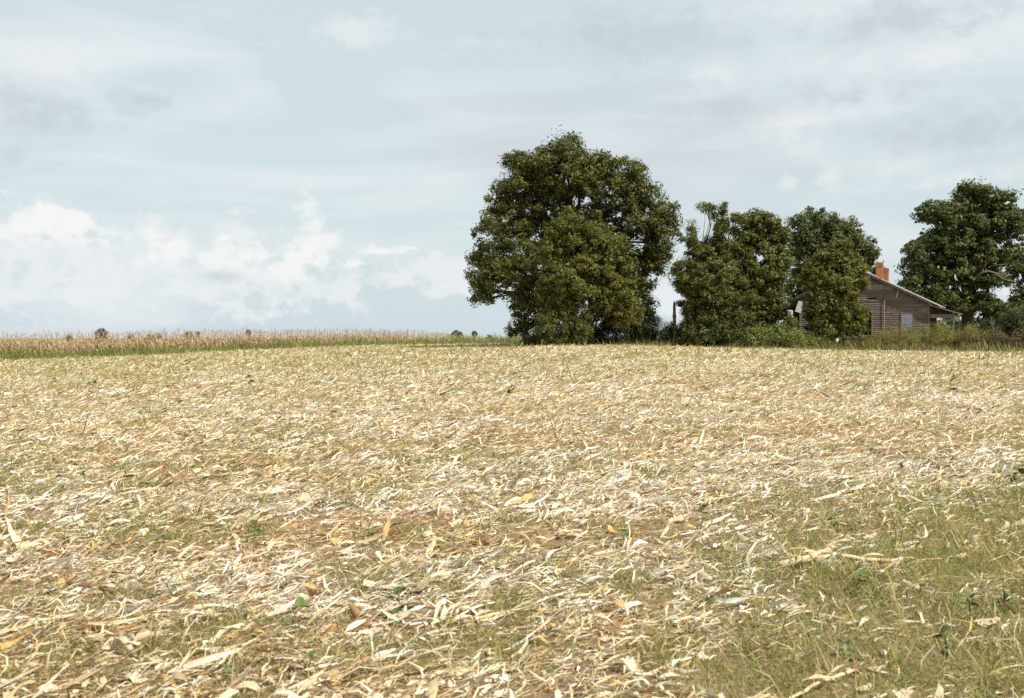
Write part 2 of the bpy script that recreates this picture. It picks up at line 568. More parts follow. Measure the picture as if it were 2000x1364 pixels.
# ------------------------------------------------------------------ strips (leaves, husks, blades)
def strips(pos, yaw, length, width, segs=3, bend=0.0, arch=0.0, lift=0.0, roll=0.0, twist=0.0, cup=0.0, tip=0.15, three=False, upright=None):
    """many curved ribbons at once. Returns verts (N*k,3), faces."""
    N = len(pos)
    s = np.linspace(-0.5, 0.5, segs + 1)[None, :]
    L = np.asarray(length)[:, None]
    prof = np.clip(np.sin(np.pi * (s + 0.5)) ** 0.6, tip, 1) if segs > 1 else np.array([[1.0, .3]])
    if segs > 1:
        prof = prof * np.clip(1 + RNG.normal(0, .22, (N, segs + 1)), .4, 1.6)
    W = np.asarray(width)[:, None] * prof * 0.5
    c, sn = np.cos(yaw)[:, None], np.sin(yaw)[:, None]
    b = (np.asarray(bend) + np.zeros(N))[:, None]
    lat = b * L * (s * s * 4)
    ar = (np.asarray(arch) + np.zeros(N))[:, None]
    li = (np.asarray(lift) + np.zeros(N))[:, None]
    ax = s * L
    cx = c * ax - sn * lat
    cy = sn * ax + c * lat
    cz = ar * L * (1 - 4 * s * s) + li * (s + 0.5) * L
    ro = (np.asarray(roll) + np.zeros(N))[:, None] + (np.asarray(twist) + np.zeros(N))[:, None] * s
    ox, oy, oz = -sn * np.cos(ro), c * np.cos(ro), np.sin(ro)
    ctr = np.stack([cx, cy, cz], -1)
    off = np.stack([ox * W, oy * W, oz * W], -1)
    if three:
        nrm = np.stack([sn * np.sin(ro), -c * np.sin(ro), np.cos(ro)], -1)
        cu = (np.asarray(cup) + np.zeros(N))[:, None, None] * W[..., None]
        v = np.stack([ctr - off + nrm * cu, ctr, ctr + off + nrm * cu], 2)
        kk = 3
    else:
        v = np.stack([ctr - off, ctr + off], 2)
        kk = 2
    # keep the lowest point of each ribbon on the ground
    lowest = v[..., 2].min(axis=(1, 2))
    v[..., 2] -= lowest[:, None, None]
    v = v + pos[:, None, None, :]
    per = (segs + 1) * kk
    base = (np.arange(N) * per)[:, None, None]
    j = np.arange(segs)[None, :, None] * kk
    t = np.arange(kk - 1)[None, None, :]
    a0 = base + j + t
    q = np.stack([a0, a0 + 1, a0 + kk + 1, a0 + kk], -1).reshape(-1, 4)
    return v.reshape(-1, 3), q, per


LITTER = np.array([(0.78, 0.68, 0.51), (0.73, 0.60, 0.41), (0.80, 0.74, 0.64), (0.55, 0.39, 0.21), (0.64, 0.45, 0.18), (0.36, 0.21, 0.10),
                   (0.13, 0.066, 0.03), (0.34, 0.26, 0.17)])
LW = np.array([.32, .17, .26, .07, .05, .06, .055, .015])


def pick_cols(n, table, w, jit=0.12):
    c = table[RNG.choice(len(table), n, p=w / w.sum())]
    return np.clip(c * (1 + RNG.normal(0, jit, (n, 1))), 0.01, 0.82)


def field_points(y0, y1, dens, margin):
    """random points of the field in a ring of depth"""
    w1 = 0.49 * y1 + margin
    n = int((y1 - y0) * 2 * w1 * dens)
    y = RNG.uniform(y0, y1, n)
    x = RNG.uniform(-w1, w1, n)
    k = np.abs(x) < 0.49 * y + margin
    return x[k], y[k]


def build_litter():
    V, Q, C = [], [], []
    base = 0

    def add(v, q, per, cols):
        nonlocal base
        V.append(v)
        Q.append(q + base)
        cc = np.repeat(cols, per, axis=0)
        C.append(np.clip(cc * (1 + RNG.normal(0, .13, (len(cc), 1))), .01, .84))
        base += len(v)

    tiers = [  # y0, y1, density, length, width, segments, cupped
        (3.6, 8.0, 170, .13, .021, 3, True),
        (3.6, 8.0, 1550, .085, .0078, 2, False),
        (8.0, 14.0, 130, .135, .022, 3, False),
        (8.0, 14.0, 780, .095, .0105, 2, False),
        (14.0, 26.0, 330, .12, .0175, 2, False),
        (26.0, 48.0, 140, .15, .028, 1, False),
        (48.0, 122.0, 30, .19, .045, 1, False)]
    for (y0, y1, dens, ln, wd, segs, three) in tiers:
        x, y = field_points(y0, y1, dens, 2.2)
        u = np.clip(1000 + F * x / y, -900, 3000)
        k = y < edge_d(u) + 0.3
        x, y = x[k], y[k]
        gm, sm = grass_mask(x, y), soil_mask(x, y)
        lump = 0.58 + 0.9 * np.clip((fbm(x * 2.2, y * 2.2, 15) - .28) * 2.4, 0, 1)
        keep = RNG.random(len(x)) < (1 - 0.95 * gm) * (1 - 0.85 * sm) * np.clip(lump, 0, 1)
        x, y = x[keep], y[keep]
        n = len(x)
        z = ground(x, y)
        pile = np.clip((fbm(x * 2.2, y * 2.2, 15) - .4) * 2, 0, 1) * 0.035
        pos = np.stack([x, y, z + RNG.random(n) ** 1.5 * (0.022 + pile * 1.3)], -1)
        L = ln * np.clip(np.exp(RNG.normal(0, .45, n)), .3, 2.3)
        Wd = wd * np.clip(np.exp(RNG.normal(0, .5, n)), .25, 2.2)
        thin = RNG.random(n) < .35
        Wd = np.where(thin, Wd * .35, Wd)
        kw = dict(bend=RNG.normal(0, .15, n), arch=RNG.normal(.02, .11, n), lift=np.abs(RNG.normal(0, .26, n)),
                  roll=RNG.normal(0, .65, n), twist=RNG.normal(0, 1.6, n))
        yaw = RNG.normal(0.0, 1.05, n)
        v, q, per = strips(pos, yaw, L, Wd, segs, tip=.42, three=three, cup=RNG.uniform(-.5, .8, n), **kw)
        cols = pick_cols(n, LITTER, LW)
        # drift of colour from place to place
        m = fbm(x * .6, y * .6, 21)[:, None]
        cols = cols * (1 - 0.30 * np.clip((m - .45) * 3, 0, 1) * np.array([[.5, .8, 1.3]]))
        add(v, q, per, cols)
    me = mesh_np('corn_litter', np.concatenate(V), np.concatenate(Q), np.concatenate(C))
    link('corn_litter', me, M['litter'], kind='stuff', label='bleached chopped corn leaves and husks covering the harvested field', category='corn litter')


build_litter()


def build_field_grass():
    V, Q, C = [], [], []
    base = 0
    G = np.array([(0.20, 0.23, 0.055), (0.26, 0.26, 0.085), (0.14, 0.175, 0.045), (0.42, 0.34, 0.17), (0.52, 0.44, 0.26), (0.27, 0.18, 0.085)])
    for (y0, y1, dens, ht, wd) in [(3.6, 8, 5600, .06, .0046), (8, 15, 2300, .068, .0072), (15, 30, 420, .09, .013), (30, 60, 110, .13, .026), (60, 122, 30, .17, .05)]:
        x, y = field_points(y0, y1, dens, 2.0)
        u = np.clip(1000 + F * x / y, -900, 3000)
        k = y < edge_d(u) + .5
        x, y = x[k], y[k]
        gm = grass_mask(x, y) * (1 - .8 * soil_mask(x, y))
        clump = np.clip((fbm(x * 5, y * 5, 51) - .22) * 2.2, 0, 1)
        k = RNG.random(len(x)) < gm * (0.25 + .75 * clump)
        x, y, gm = x[k], y[k], gm[k]
        n = len(x)
        pos = np.stack([x, y, ground(x, y) - .003], -1)
        H = ht * np.exp(RNG.normal(0, .45, n))
        lean = RNG.uniform(.25, 1.75, n)
        L = H * 1.3
        v, q, per = strips(pos, RNG.uniform(0, 6.28, n), L * .75, np.full(n, wd) * np.exp(RNG.normal(0, .3, n)), 2 if y0 < 8 else 1, bend=RNG.normal(0, .1, n),
                           arch=RNG.uniform(-.05, .25, n), lift=np.clip(1.9 - lean * 1.45, .08, 1.6), roll=RNG.normal(0, .8, n), tip=.2)
        green = fbm(x * .8, y * .8, 61)
        w = np.array([.21, .21, .12, .21, .12, .13])
        cols = pick_cols(n, G, w, .18)
        f = np.clip((green - .38 + np.clip((y - 25) / 120, 0, .3)) * 4, 0, 1)[:, None] * np.clip((RNG.random((n, 1)) - .25) * 3, 0, 1)
        cols = cols * (1 - f * .75) + f * .75 * np.array([[.245, .26, .065]])
        V.append(v)
        Q.append(q + base)
        C.append(np.repeat(cols, per, axis=0))
        base += len(v)
    me = mesh_np('field_grass', np.concatenate(V), np.concatenate(Q), np.concatenate(C))
    link('field_grass', me, M['grass'], kind='stuff', label='short green and dry grass coming up through the corn litter', category='grass')


build_field_grass()


def build_verge():
    """uncut grass: in front of the corn, and along the tree line"""
    def belt(name, label, u0, u1, off0, off1, n, hmin, hmax, wd, table, w, mask=None):
        u = RNG.uniform(u0, u1, n)
        o = off0 + (off1 - off0) * RNG.random(n)
        y = edge_d(u) + o + (fbm(u * .03, u * 0, 3) - .5) * 2.2
        x = y * (u - 1000) / F
        if mask is not None:
            k = mask(x, y, u)
            x, y, u = x[k], y[k], u[k]
        n = len(x)
        z = ground(x, y)
        pos = np.stack([x, y, z - .02], -1)
        patch = fbm(x * .5, y * .5, 88)
        H = RNG.uniform(hmin, hmax, n) * (0.15 + 1.7 * patch) * np.clip((o[:n] if len(o) == n else 1) + .6, .35, 1)
        v, q, per = strips(pos, RNG.uniform(0, 6.28, n), H * .45, np.full(n, wd), 2, arch=RNG.uniform(0, .25, n),
                           lift=RNG.uniform(1.2, 2.6, n), roll=RNG.normal(0, .9, n), tip=.2, bend=RNG.normal(0, .1, n))
        cols = pick_cols(n, table, w, .2)
        pm = np.clip((fbm(x * .35, y * .35, 71) - .4) * 3, 0, 1)[:, None]
        cols = cols * (1 - .5 * pm) + .5 * pm * table[0]
        me = mesh_np(name, v, q, np.repeat(cols, per, axis=0))
        link(name, me, M['grass'], kind='stuff', label=label, category='grass')
    T1 = np.array([(0.16, 0.19, 0.05), (0.23, 0.245, 0.08), (0.36, 0.30, 0.15), (0.12, 0.15, 0.036)])
    belt('grass_strip', 'green grass strip along the foot of the standing corn', -330, 1010, -.6, 6.5, 20000, .35, .9, .05, T1, np.array([.4, .3, .1, .2]))
    belt('grass_strip', 'pale weedy grass rise where the corn ends left of the big tree', 600, 1060, 1.5, 24, 11000, .5, 1.15, .06,
         np.array([(0.28, 0.275, 0.10), (0.40, 0.34, 0.18), (0.20, 0.22, 0.07)]), np.array([.5, .3, .2]))
    T2 = np.array([(0.16, 0.16, 0.048), (0.115, 0.125, 0.036), (0.29, 0.23, 0.11), (0.20, 0.185, 0.065), (0.40, 0.33, 0.19)])
    belt('grass_verge', 'rough grass verge between the field and the tree line', 1015, 2200, -.7, 5.5, 21000, .3, .85, .05, T2, np.array([.3, .3, .15, .2, .05]))
    belt('lot_grass', 'long grass of the house lot behind the verge', 1040, 2250, 5, 30, 8000, .3, .7, .08, T2, np.array([.3, .4, .1, .15, .05]))


build_verge()


# ------------------------------------------------------------------ foliage
def tube(pts, radii, sides=6):
    """tapered tube along a polyline -> verts, quads"""
    pts = np.asarray(pts, float)
    n = len(pts)
    V = []
    for i in range(n):
        t = pts[min(i + 1, n - 1)] - pts[max(i - 1, 0)]
        t = t / (np.linalg.norm(t) + 1e-9)
        a = np.cross(t, (0.31, 0.87, 0.2) if abs(t[2]) > .7 else (0, 0, 1))
        a /= np.linalg.norm(a) + 1e-9
        b = np.cross(t, a)
        th = np.linspace(0, 2 * np.pi, sides, endpoint=False)
        V.append(pts[i] + radii[i] * (np.cos(th)[:, None] * a + np.sin(th)[:, None] * b))
    V = np.concatenate(V)
    Q = []
    for i in range(n - 1):
        for j in range(sides):
            Q.append((i * sides + j, i * sides + (j + 1) % sides, (i + 1) * sides + (j + 1) % sides, (i + 1) * sides + j))
    # caps
    V = np.concatenate([V, pts[:1], pts[-1:]])
    T = []
    for j in range(sides):
        T.append((n * sides, (j + 1) % sides, j))
        T.append((n * sides + 1, (n - 1) * sides + j, (n - 1) * sides + (j + 1) % sides))
    return V, np.array(Q), np.array(T)


def join_tubes(tubes):
    V, Q, T, b = [], [], [], 0
    for v, q, t in tubes:
        V.append(v)
        Q.append(q + b)
        T.append(t + b)
        b += len(v)
    return np.concatenate(V), [np.concatenate(Q), np.concatenate(T)]


def wobble(a, b, n, amp, sag=0.0):
    a, b = np.asarray(a, float), np.asarray(b, float)
    t = np.linspace(0, 1, n)[:, None]
    p = a + (b - a) * t
    off = RNG.normal(0, amp, (n, 3))
    off[0] = 0
    off[-1] = 0
    p = p + off
    p[:, 2] += sag * np.sin(np.pi * t[:, 0])
    return p


def leaf_mesh(clumps, crad, per, size, palette, pw, origin, crown_c, flat=0.75, droop=0.0, aspect=.55):
    """rhombic leaves gathered in clumps; outer and upper leaves lie flatter"""
    C = np.repeat(clumps, per, axis=0)
    R = np.repeat(crad, per)[:, None]
    n = len(C)
    d = RNG.normal(0, 1, (n, 3))
    d /= np.linalg.norm(d, axis=1, keepdims=True)
    r = RNG.random((n, 1)) ** .45
    p = C + d * r * R * np.array([[1, 1, flat]])
    out = p - crown_c
    out /= np.linalg.norm(out, axis=1, keepdims=True) + 1e-9
    nrm = d * .55 + out * .45 + np.array([[0, 0, .45]]) + RNG.normal(0, .55, (n, 3))
    nrm /= np.linalg.norm(nrm, axis=1, keepdims=True)
    tdir = RNG.normal(0, 1, (n, 3)) + d * .6 - np.array([[0, 0, droop]])
    tdir -= nrm * (tdir * nrm).sum(1, keepdims=True)
    tdir /= np.linalg.norm(tdir, axis=1, keepdims=True) + 1e-9
    side = np.cross(nrm, tdir)
    s = (size * np.exp(RNG.normal(0, .3, n)))[:, None]
    v = np.stack([p - tdir * s * .5 + side * s * aspect * .5, p - tdir * s * .4 - side * s * aspect * .5, p + tdir * s * .5 - nrm * s * .10], 1)
    ctone = np.repeat(RNG.normal(1, .13, len(clumps)), per)[:, None]
    cols = pick_cols(n, palette, pw, .16) * np.clip(ctone, .6, 1.5)
    f = (np.arange(n) * 3)[:, None] + np.arange(3)[None, :]
    return v.reshape(-1, 3) - origin, f, np.repeat(cols, 3, axis=0)


GREENS = {
    'deep': (np.array([(0.055, 0.060, 0.014), (0.075, 0.075, 0.019), (0.040, 0.047, 0.012), (0.105, 0.098, 0.032)]), np.array([.4, .3, .2, .1])),
    'olive': (np.array([(0.082, 0.085, 0.018), (0.105, 0.104, 0.026), (0.06, 0.066, 0.014), (0.135, 0.13, 0.04)]), np.array([.4, .3, .2, .1])),
    'oak': (np.array([(0.050, 0.060, 0.017), (0.068, 0.076, 0.024), (0.036, 0.044, 0.013), (0.11, 0.118, 0.048)]), np.array([.4, .3, .18, .12])),
    'bush': (np.array([(0.085, 0.10, 0.028), (0.11, 0.122, 0.035), (0.06, 0.075, 0.02), (0.14, 0.14, 0.05)]), np.array([.4, .3, .2, .1])),
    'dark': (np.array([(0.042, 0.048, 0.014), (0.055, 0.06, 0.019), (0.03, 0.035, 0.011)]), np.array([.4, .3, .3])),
    'gold': (np.array([(0.19, 0.175, 0.04), (0.24, 0.215, 0.055), (0.145, 0.14, 0.034), (0.31, 0.26, 0.08)]), np.array([.4, .3, .2, .1])),
    'brownish': (np.array([(0.12, 0.085, 0.04), (0.09, 0.08, 0.03), (0.16, 0.12, 0.06)]), np.array([.4, .3, .3])),
    'far': (np.array([(0.075, 0.10, 0.055), (0.095, 0.12, 0.07), (0.06, 0.08, 0.045)]), np.array([.4, .3, .3])),  # bluer, paler leaves: the haze of distance is put into the colour
}


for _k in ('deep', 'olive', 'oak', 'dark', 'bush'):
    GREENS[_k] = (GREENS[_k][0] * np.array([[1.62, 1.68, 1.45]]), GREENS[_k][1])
GREENS['olive'] = (GREENS['olive'][0] * .82, GREENS['olive'][1])


def make_tree(name, label, D, base_px, lobes, trunk_r, pal, per=55, csp=1.0, crad=.75, leaf=.28, trunk_top=None, group=None,
              category='tree', trunks=None, keep=.9, flat=.75, droop=.2, limb_mat=None, bare=None, aspect=.55, inner=.25, fill=1.0):
    bx = D * (base_px - 1000) / F
    base = Vector((bx, D, gz(bx, D) - .1))
    root = thing(name, label, category, base, 0, group)
    org = np.array(base)
    L = []
    for (px, py, rx, ry, off, dr) in lobes:
        d = D + off
        c = np.array(P(px, py, d))
        L.append((c, np.array([rx * fill * d / F, (dr if dr else (rx + ry) * .5 * d / F) * fill, ry * fill * d / F])))
    crown_c = np.mean([c for c, r in L], axis=0)
    low = min(c[2] - r[2] for c, r in L)
    # trunk(s)
    for (tpx, ttop, tr) in (trunks or [(base_px, None, trunk_r)]):
        tx = D * (tpx - 1000) / F
        b0 = np.array([tx, D, gz(tx, D) - .15])
        top = crown_c.copy() if ttop is None else np.array(P(ttop[0], ttop[1], D))
        pts = wobble(b0, top, 7, tr * .25)
        pts[0] = b0
        rad = tr * np.array([1.45, 1.05, .95, .85, .7, .5, .28])
        v, q, t = tube(pts, rad, 9)
        link('trunk', mesh_np('trunk', v - org, [q, t], smooth=True), M['bark'], root)
    trunk_pts = pts
    clumps, rads = [], []
    for (c, r) in L:
        area = 4 * math.pi * ((r[0] * r[1]) ** 1.6 / 3 + (r[0] * r[2]) ** 1.6 / 3 + (r[1] * r[2]) ** 1.6 / 3) ** (1 / 1.6)
        n = max(4, int(area / (csp * csp) * 1.0))
        d = RNG.normal(0, 1, (n, 3))
        d /= np.linalg.norm(d, axis=1, keepdims=True)
        sh = RNG.uniform(.72, 1.0, (n, 1))
        isin = RNG.random((n, 1)) < inner
        sh = np.where(isin, RNG.uniform(.2, .7, (n, 1)), sh)
        p = c + d * sh * r * .93
        hole = fbm(p[:, 0] * .5 + p[:, 1] * .21, p[:, 2] * .5 + p[:, 1] * .17, 5 + int(base_px) % 50)
        k = RNG.random(n) < np.where(hole < .33, keep * .45, keep)
        p = p[k]
        q = c + (p - c) * RNG.uniform(.62, .95, (len(p), 1)) + RNG.normal(0, crad * .35, p.shape)
        p = np.concatenate([p, q[RNG.random(len(q)) < .5]])
        clumps.append(p)
        rads.append(crad * .72 * np.exp(RNG.normal(0, .35, len(p))))
        # the limb that carries this lobe
        j = RNG.integers(2, 5)
        st = trunk_pts[j]
        if st[2] > c[2] + .5 * r[2]:
            st = trunk_pts[2]
        seglen = np.linalg.norm(c - st)
        r0 = trunk_r * (.28 + .12 * RNG.random())
        main = wobble(st, c, 6, seglen * .035, seglen * .06)
        tb = [tube(main, r0 * np.linspace(1, .45, 6), 6)]
        for _ in range(min(9, len(p))):
            e = p[RNG.integers(len(p))]
            s0 = main[RNG.integers(3, 6)]
            tb.append(tube(wobble(s0, e, 4, .08), r0 * np.array([.4, .3, .2, .08]), 4))
        v, f = join_tubes(tb)
        link('limb', mesh_np('limb', v - org, f, smooth=True), M['bark'], root)
    clumps = np.concatenate(clumps)
    rads = np.concatenate(rads)
    gzl = ground(clumps[:, 0], clumps[:, 1]) + .25
    clumps[:, 2] = np.maximum(clumps[:, 2], gzl)
    v, f, c = leaf_mesh(clumps, rads, int(per * 1.7), leaf * .82, GREENS[pal][0], GREENS[pal][1], org, crown_c, flat, droop, aspect)
    link('crown', mesh_np('crown', v, f, c), M['leaf'], root)
    for poly in (bare or []):
        pts = [np.array(P(px, py, D + o)) - org for (px, py, o, rr) in poly]
        v, q, t = tube(pts, [rr for (_, _, _, rr) in poly], 6)
        link('dead_limb', mesh_np('dead_limb', v, [q, t], smooth=True), M['deadwood'], root)
    return root


def build_trees():
    # the big broad tree
    make_tree('shade_tree', 'largest tree, broad dark domed crown left of the leaning post', 93, 1112, [
        (1105, 335, 75, 62, 0, 3.6), (1030, 360, 66, 60, 1, 3.4), (1180, 360, 72, 62, 0, 3.4), (1235, 420, 62, 60, 1, 3.2),
        (1285, 450, 44, 62, 0, 2.4), (1278, 510, 36, 40, .5, 2.0), (985, 450, 62, 52, 0, 3.0), (1070, 440, 80, 80, 2, 4.2),
        (955, 545, 46, 44, 0, 2.4), (1010, 520, 66, 60, -1, 3.4), (1150, 470, 80, 80, 2.5, 4.0), (1045, 590, 58, 60, -.5, 3.0),
        (1015, 640, 34, 18, -1, 1.6), (1215, 520, 60, 60, 1.5, 3.0), (945, 575, 28, 24, 0, 1.6), (1245, 560, 34, 40, .5, 2.0),
        (1008, 322, 30, 26, 0, 1.6), (1103, 296, 46, 28, 0, 2.0), (1225, 345, 40, 36, 0, 2.0), (1300, 420, 28, 30, 0, 1.6), (1155, 318, 44, 30, 0, 2.0), (1062, 322, 44, 30, 0, 2.0), (978, 390, 28, 36, 0, 1.6), (1262, 388, 34, 36, 0, 1.8), (930, 500, 22, 30, 0, 1.2)],
        .55, 'deep', per=42, csp=1.06, crad=.78, leaf=.26, keep=.97, fill=1.03)
    # lighter tree standing in front of it
    make_tree('shade_tree', 'lighter olive tree standing in front of the largest tree', 87.5, 1155, [
        (1140, 455, 78, 56, 0, 2.4), (1185, 500, 62, 56, -.5, 2.4), (1085, 500, 46, 56, 0, 2.0), (1135, 545, 96, 50, -.8, 2.6),
        (1195, 575, 56, 46, -.4, 2.2), (1215, 610, 46, 34, 0, 2.0), (1090, 580, 50, 44, 0, 2.0), (1100, 620, 34, 30, .4, 1.6)],
        .30, 'olive', per=50, csp=.80, crad=.58, leaf=.22, keep=.95, trunks=[(1112, (1118, 520), .42), (1156, (1150, 500), .24)])
    # clump of younger trees right of the post
    make_tree('young_tree', 'loose tree with tall spindly tops just right of the leaning post', 88, 1392, [
        (1382, 408, 18, 10, 0, .6), (1412, 408, 12, 12, 0, .5), (1408, 432, 14, 26, 0, .7), (1404, 465, 16, 24, 0, .8), (1352, 448, 8, 14, 0, .4), (1356, 470, 13, 20, 0, .6), (1440, 430, 16, 12, 0, .6), (1400, 495, 46, 30, .3, 1.6), (1360, 500, 22, 34, 0, 1.0),
        (1350, 540, 40, 38, 0, 2.0), (1395, 560, 62, 56, -.4, 2.4), (1352, 590, 26, 34, 0, 1.4), (1400, 620, 60, 44, -.3, 2.2),
        (1362, 628, 30, 32, 0, 1.6), (1440, 600, 44, 50, -.3, 2.0), (1334, 552, 18, 18, 0, .8)],
        .22, 'deep', per=46, csp=.76, crad=.54, leaf=.24, keep=.92, droop=.5, aspect=.42, fill=1.12)
    make_tree('young_tree', 'round topped green tree between the spindly tree and the oak behind the house', 89.5, 1478, [
        (1478, 445, 42, 30, 0, 1.6), (1505, 462, 36, 42, 0, 1.6), (1448, 472, 28, 34, 0, 1.4), (1490, 520, 52, 50, -.3, 2.2), (1520, 500, 22, 46, 0, 1.2),
        (1465, 560, 44, 46, 0, 2.0), (1510, 580, 34, 44, 0, 1.8), (1495, 625, 40, 36, 0, 1.6), (1460, 620, 40, 40, 0, 1.6), (1430, 520, 30, 40, 0, 1.4)],
        .24, 'deep', per=48, csp=.80, crad=.58, leaf=.25, keep=.95, droop=.5, fill=1.14)
    make_tree('oak_tree', 'dark round oak crown rising behind the left half of the house', 108, 1605, [
        (1592, 440, 52, 34, 0, 2.6), (1560, 470, 36, 50, 0, 2.2), (1640, 462, 50, 40, 0, 2.6), (1680, 490, 34, 34, 0, 2.0), (1605, 510, 66, 56, 0, 3.0),
        (1570, 560, 40, 46, 0, 2.2), (1660, 530, 46, 44, 0, 2.4), (1620, 580, 60, 36, 0, 2.6), (1692, 520, 22, 30, 0, 1.4)],
        .45, 'oak', per=46, csp=1.0, crad=.78, leaf=.30, keep=.92, fill=1.05)
    make_tree('young_tree', 'bright olive tree covering the left part of the house front', 88, 1632, [
        (1640, 488, 24, 18, 0, 1.2), (1612, 506, 24, 22, 0, 1.2), (1655, 505, 20, 16, 0, 1.0), (1588, 528, 18, 18, 0, 1.0), (1630, 520, 34, 30, 0, 1.6), (1660, 522, 32, 32, 0, 1.6), (1603, 548, 34, 30, 0, 1.5), (1682, 548, 14, 14, 0, .8), (1640, 570, 48, 44, -.3, 2.0), (1670, 555, 20, 28, 0, 1.0),
        (1600, 605, 34, 40, 0, 1.6), (1594, 634, 22, 30, 0, 1.2), (1590, 570, 22, 30, 0, 1.2), (1645, 622, 46, 34, -.2, 1.8), (1662, 645, 26, 22, -.2, 1.2), (1680, 615, 16, 20, 0, 1.0), (1620, 645, 34, 20, -.3, 1.4)],
        .20, 'olive', per=46, csp=.72, crad=.52, leaf=.23, keep=.95, droop=.5, fill=1.0)
    # the oak on the right
    make_tree('oak_tree', 'big spreading oak right of the porch with bare bleached limbs', 118, 1888, [
        (1900, 385, 48, 30, 0, 2.4), (1955, 400, 36, 30, 0, 2.0), (1830, 415, 44, 22, 0, 2.2), (1880, 430, 60, 40, 0, 3.0), (1945, 440, 56, 40, 0, 3.0),
        (1990, 430, 30, 36, 0, 2.0), (1850, 470, 60, 34, 0, 3.0), (1920, 490, 70, 40, 0, 3.2), (1810, 500, 48, 32, 0, 2.6), (1788, 520, 30, 20, 0, 1.8),
        (1850, 530, 60, 34, 0, 3.0), (1930, 545, 44, 22, 0, 2.4), (1800, 565, 50, 30, 0, 2.6), (1850, 590, 56, 26, 0, 2.8), (1910, 595, 50, 24, 0, 2.6),
        (1770, 548, 26, 16, 0, 1.4), (1960, 610, 36, 22, 0, 2.0)],
        .62, 'oak', per=46, csp=1.08, crad=.82, leaf=.33, keep=.92, fill=1.06, trunks=[(1928, (1930, 560), .5), (1888, (1893, 430), .62)], flat=.65,
        bare=[[(1902, 545, -2.0, .13), (1918, 533, -2.5, .12), (1932, 530, -2.8, .10), (1944, 534, -2.9, .09), (1957, 544, -3.0, .08), (1970, 549, -3.1, .06), (1984, 549, -3.2, .05), (1996, 560, -3.2, .03)],
              [(1935, 520, -2.4, .07), (1958, 517, -2.8, .05), (1985, 515, -3, .03)]])
    make_tree('oak_tree', 'dark tree cut off by the right edge of the picture', 106, 2042, [
        (1990, 520, 26, 34, 0, 1.8), (2035, 500, 50, 50, 0, 2.6), (2045, 570, 60, 50, 0, 3.0), (1995, 585, 24, 22, 0, 1.6), (2090, 520, 50, 60, 0, 3.0), (2000, 628, 42, 34, -1, 2.0),
        (2060, 625, 50, 40, -1, 2.4)],
        .45, 'oak', per=44, csp=1.0, crad=.72, leaf=.32, keep=.9)


build_trees()


def make_shrub(label, px, D, wpx, toppx, pal, per=40, crad=.36, csp=.5, leaf=.15, lobes=None, name='shrub', category='shrub', group=None, aspect=.5, basey=None):
    bx = D * (px - 1000) / F
    b = Vector((bx, D, gz(bx, D)))
    root = thing(name, label, category, b, 0, group)
    org = np.array(b)
    top = P(px, toppx, D).z
    hgt = max(.5, (top - b.z) * 1.3)
    hw = wpx * .63 * D / F
    clumps = []
    k = max(3, int(2.2 * hw / max(.5, hgt * .55)) + 1)
    for i in range(k):
        cx = bx + hw * .78 * (2 * (i + .5) / k - 1) + RNG.normal(0, .08)
        hh = hgt * (RNG.uniform(.72, 1.0)) * (1 - .35 * abs(2 * (i + .5) / k - 1) ** 2)
        rx, rz, ry = max(hw / k * 1.25, .35), hh * .52, max(.55, min(hgt * .5, 1.5))
        c = np.array([cx, D + RNG.normal(0, .25), b.z + hh * .48])
        n = int(max(8, 4 * math.pi * ((rx * rz + ry * rz + rx * ry) / 3) / (csp * csp)))
        d = RNG.normal(0, 1, (n, 3))
        d /= np.linalg.norm(d, axis=1, keepdims=True)
        clumps.append(c + d * RNG.uniform(.45, 1, (n, 1)) * np.array([rx, ry, rz]))
        st = np.array([bx + (cx - bx) * .5, D, b.z - .1])
        tb = [tube(wobble(st, c, 4, .05), [.035, .03, .02, .012], 5)]
        for _ in range(3):
            e = clumps[-1][RNG.integers(len(clumps[-1]))]
            tb.append(tube(wobble(c * .6 + st * .4, e, 3, .04), [.015, .01, .005], 4))
        v, f = join_tubes(tb)
        link('stem', mesh_np('stem', v - org, f), M['bark'], root)
    clumps = np.concatenate(clumps)
    clumps[:, 2] = np.maximum(clumps[:, 2], ground(clumps[:, 0], clumps[:, 1]) + .08)
    rads = crad * np.exp(RNG.normal(0, .25, len(clumps)))
    v, f, c = leaf_mesh(clumps, rads, int(per * 1.6), leaf * .85, GREENS[pal][0], GREENS[pal][1], org, np.array([bx, D, b.z + hgt * .3]), .9, -.3, aspect * 1.1)
    link('foliage', mesh_np('foliage', v, f, c), M['leaf'], root)
    return root


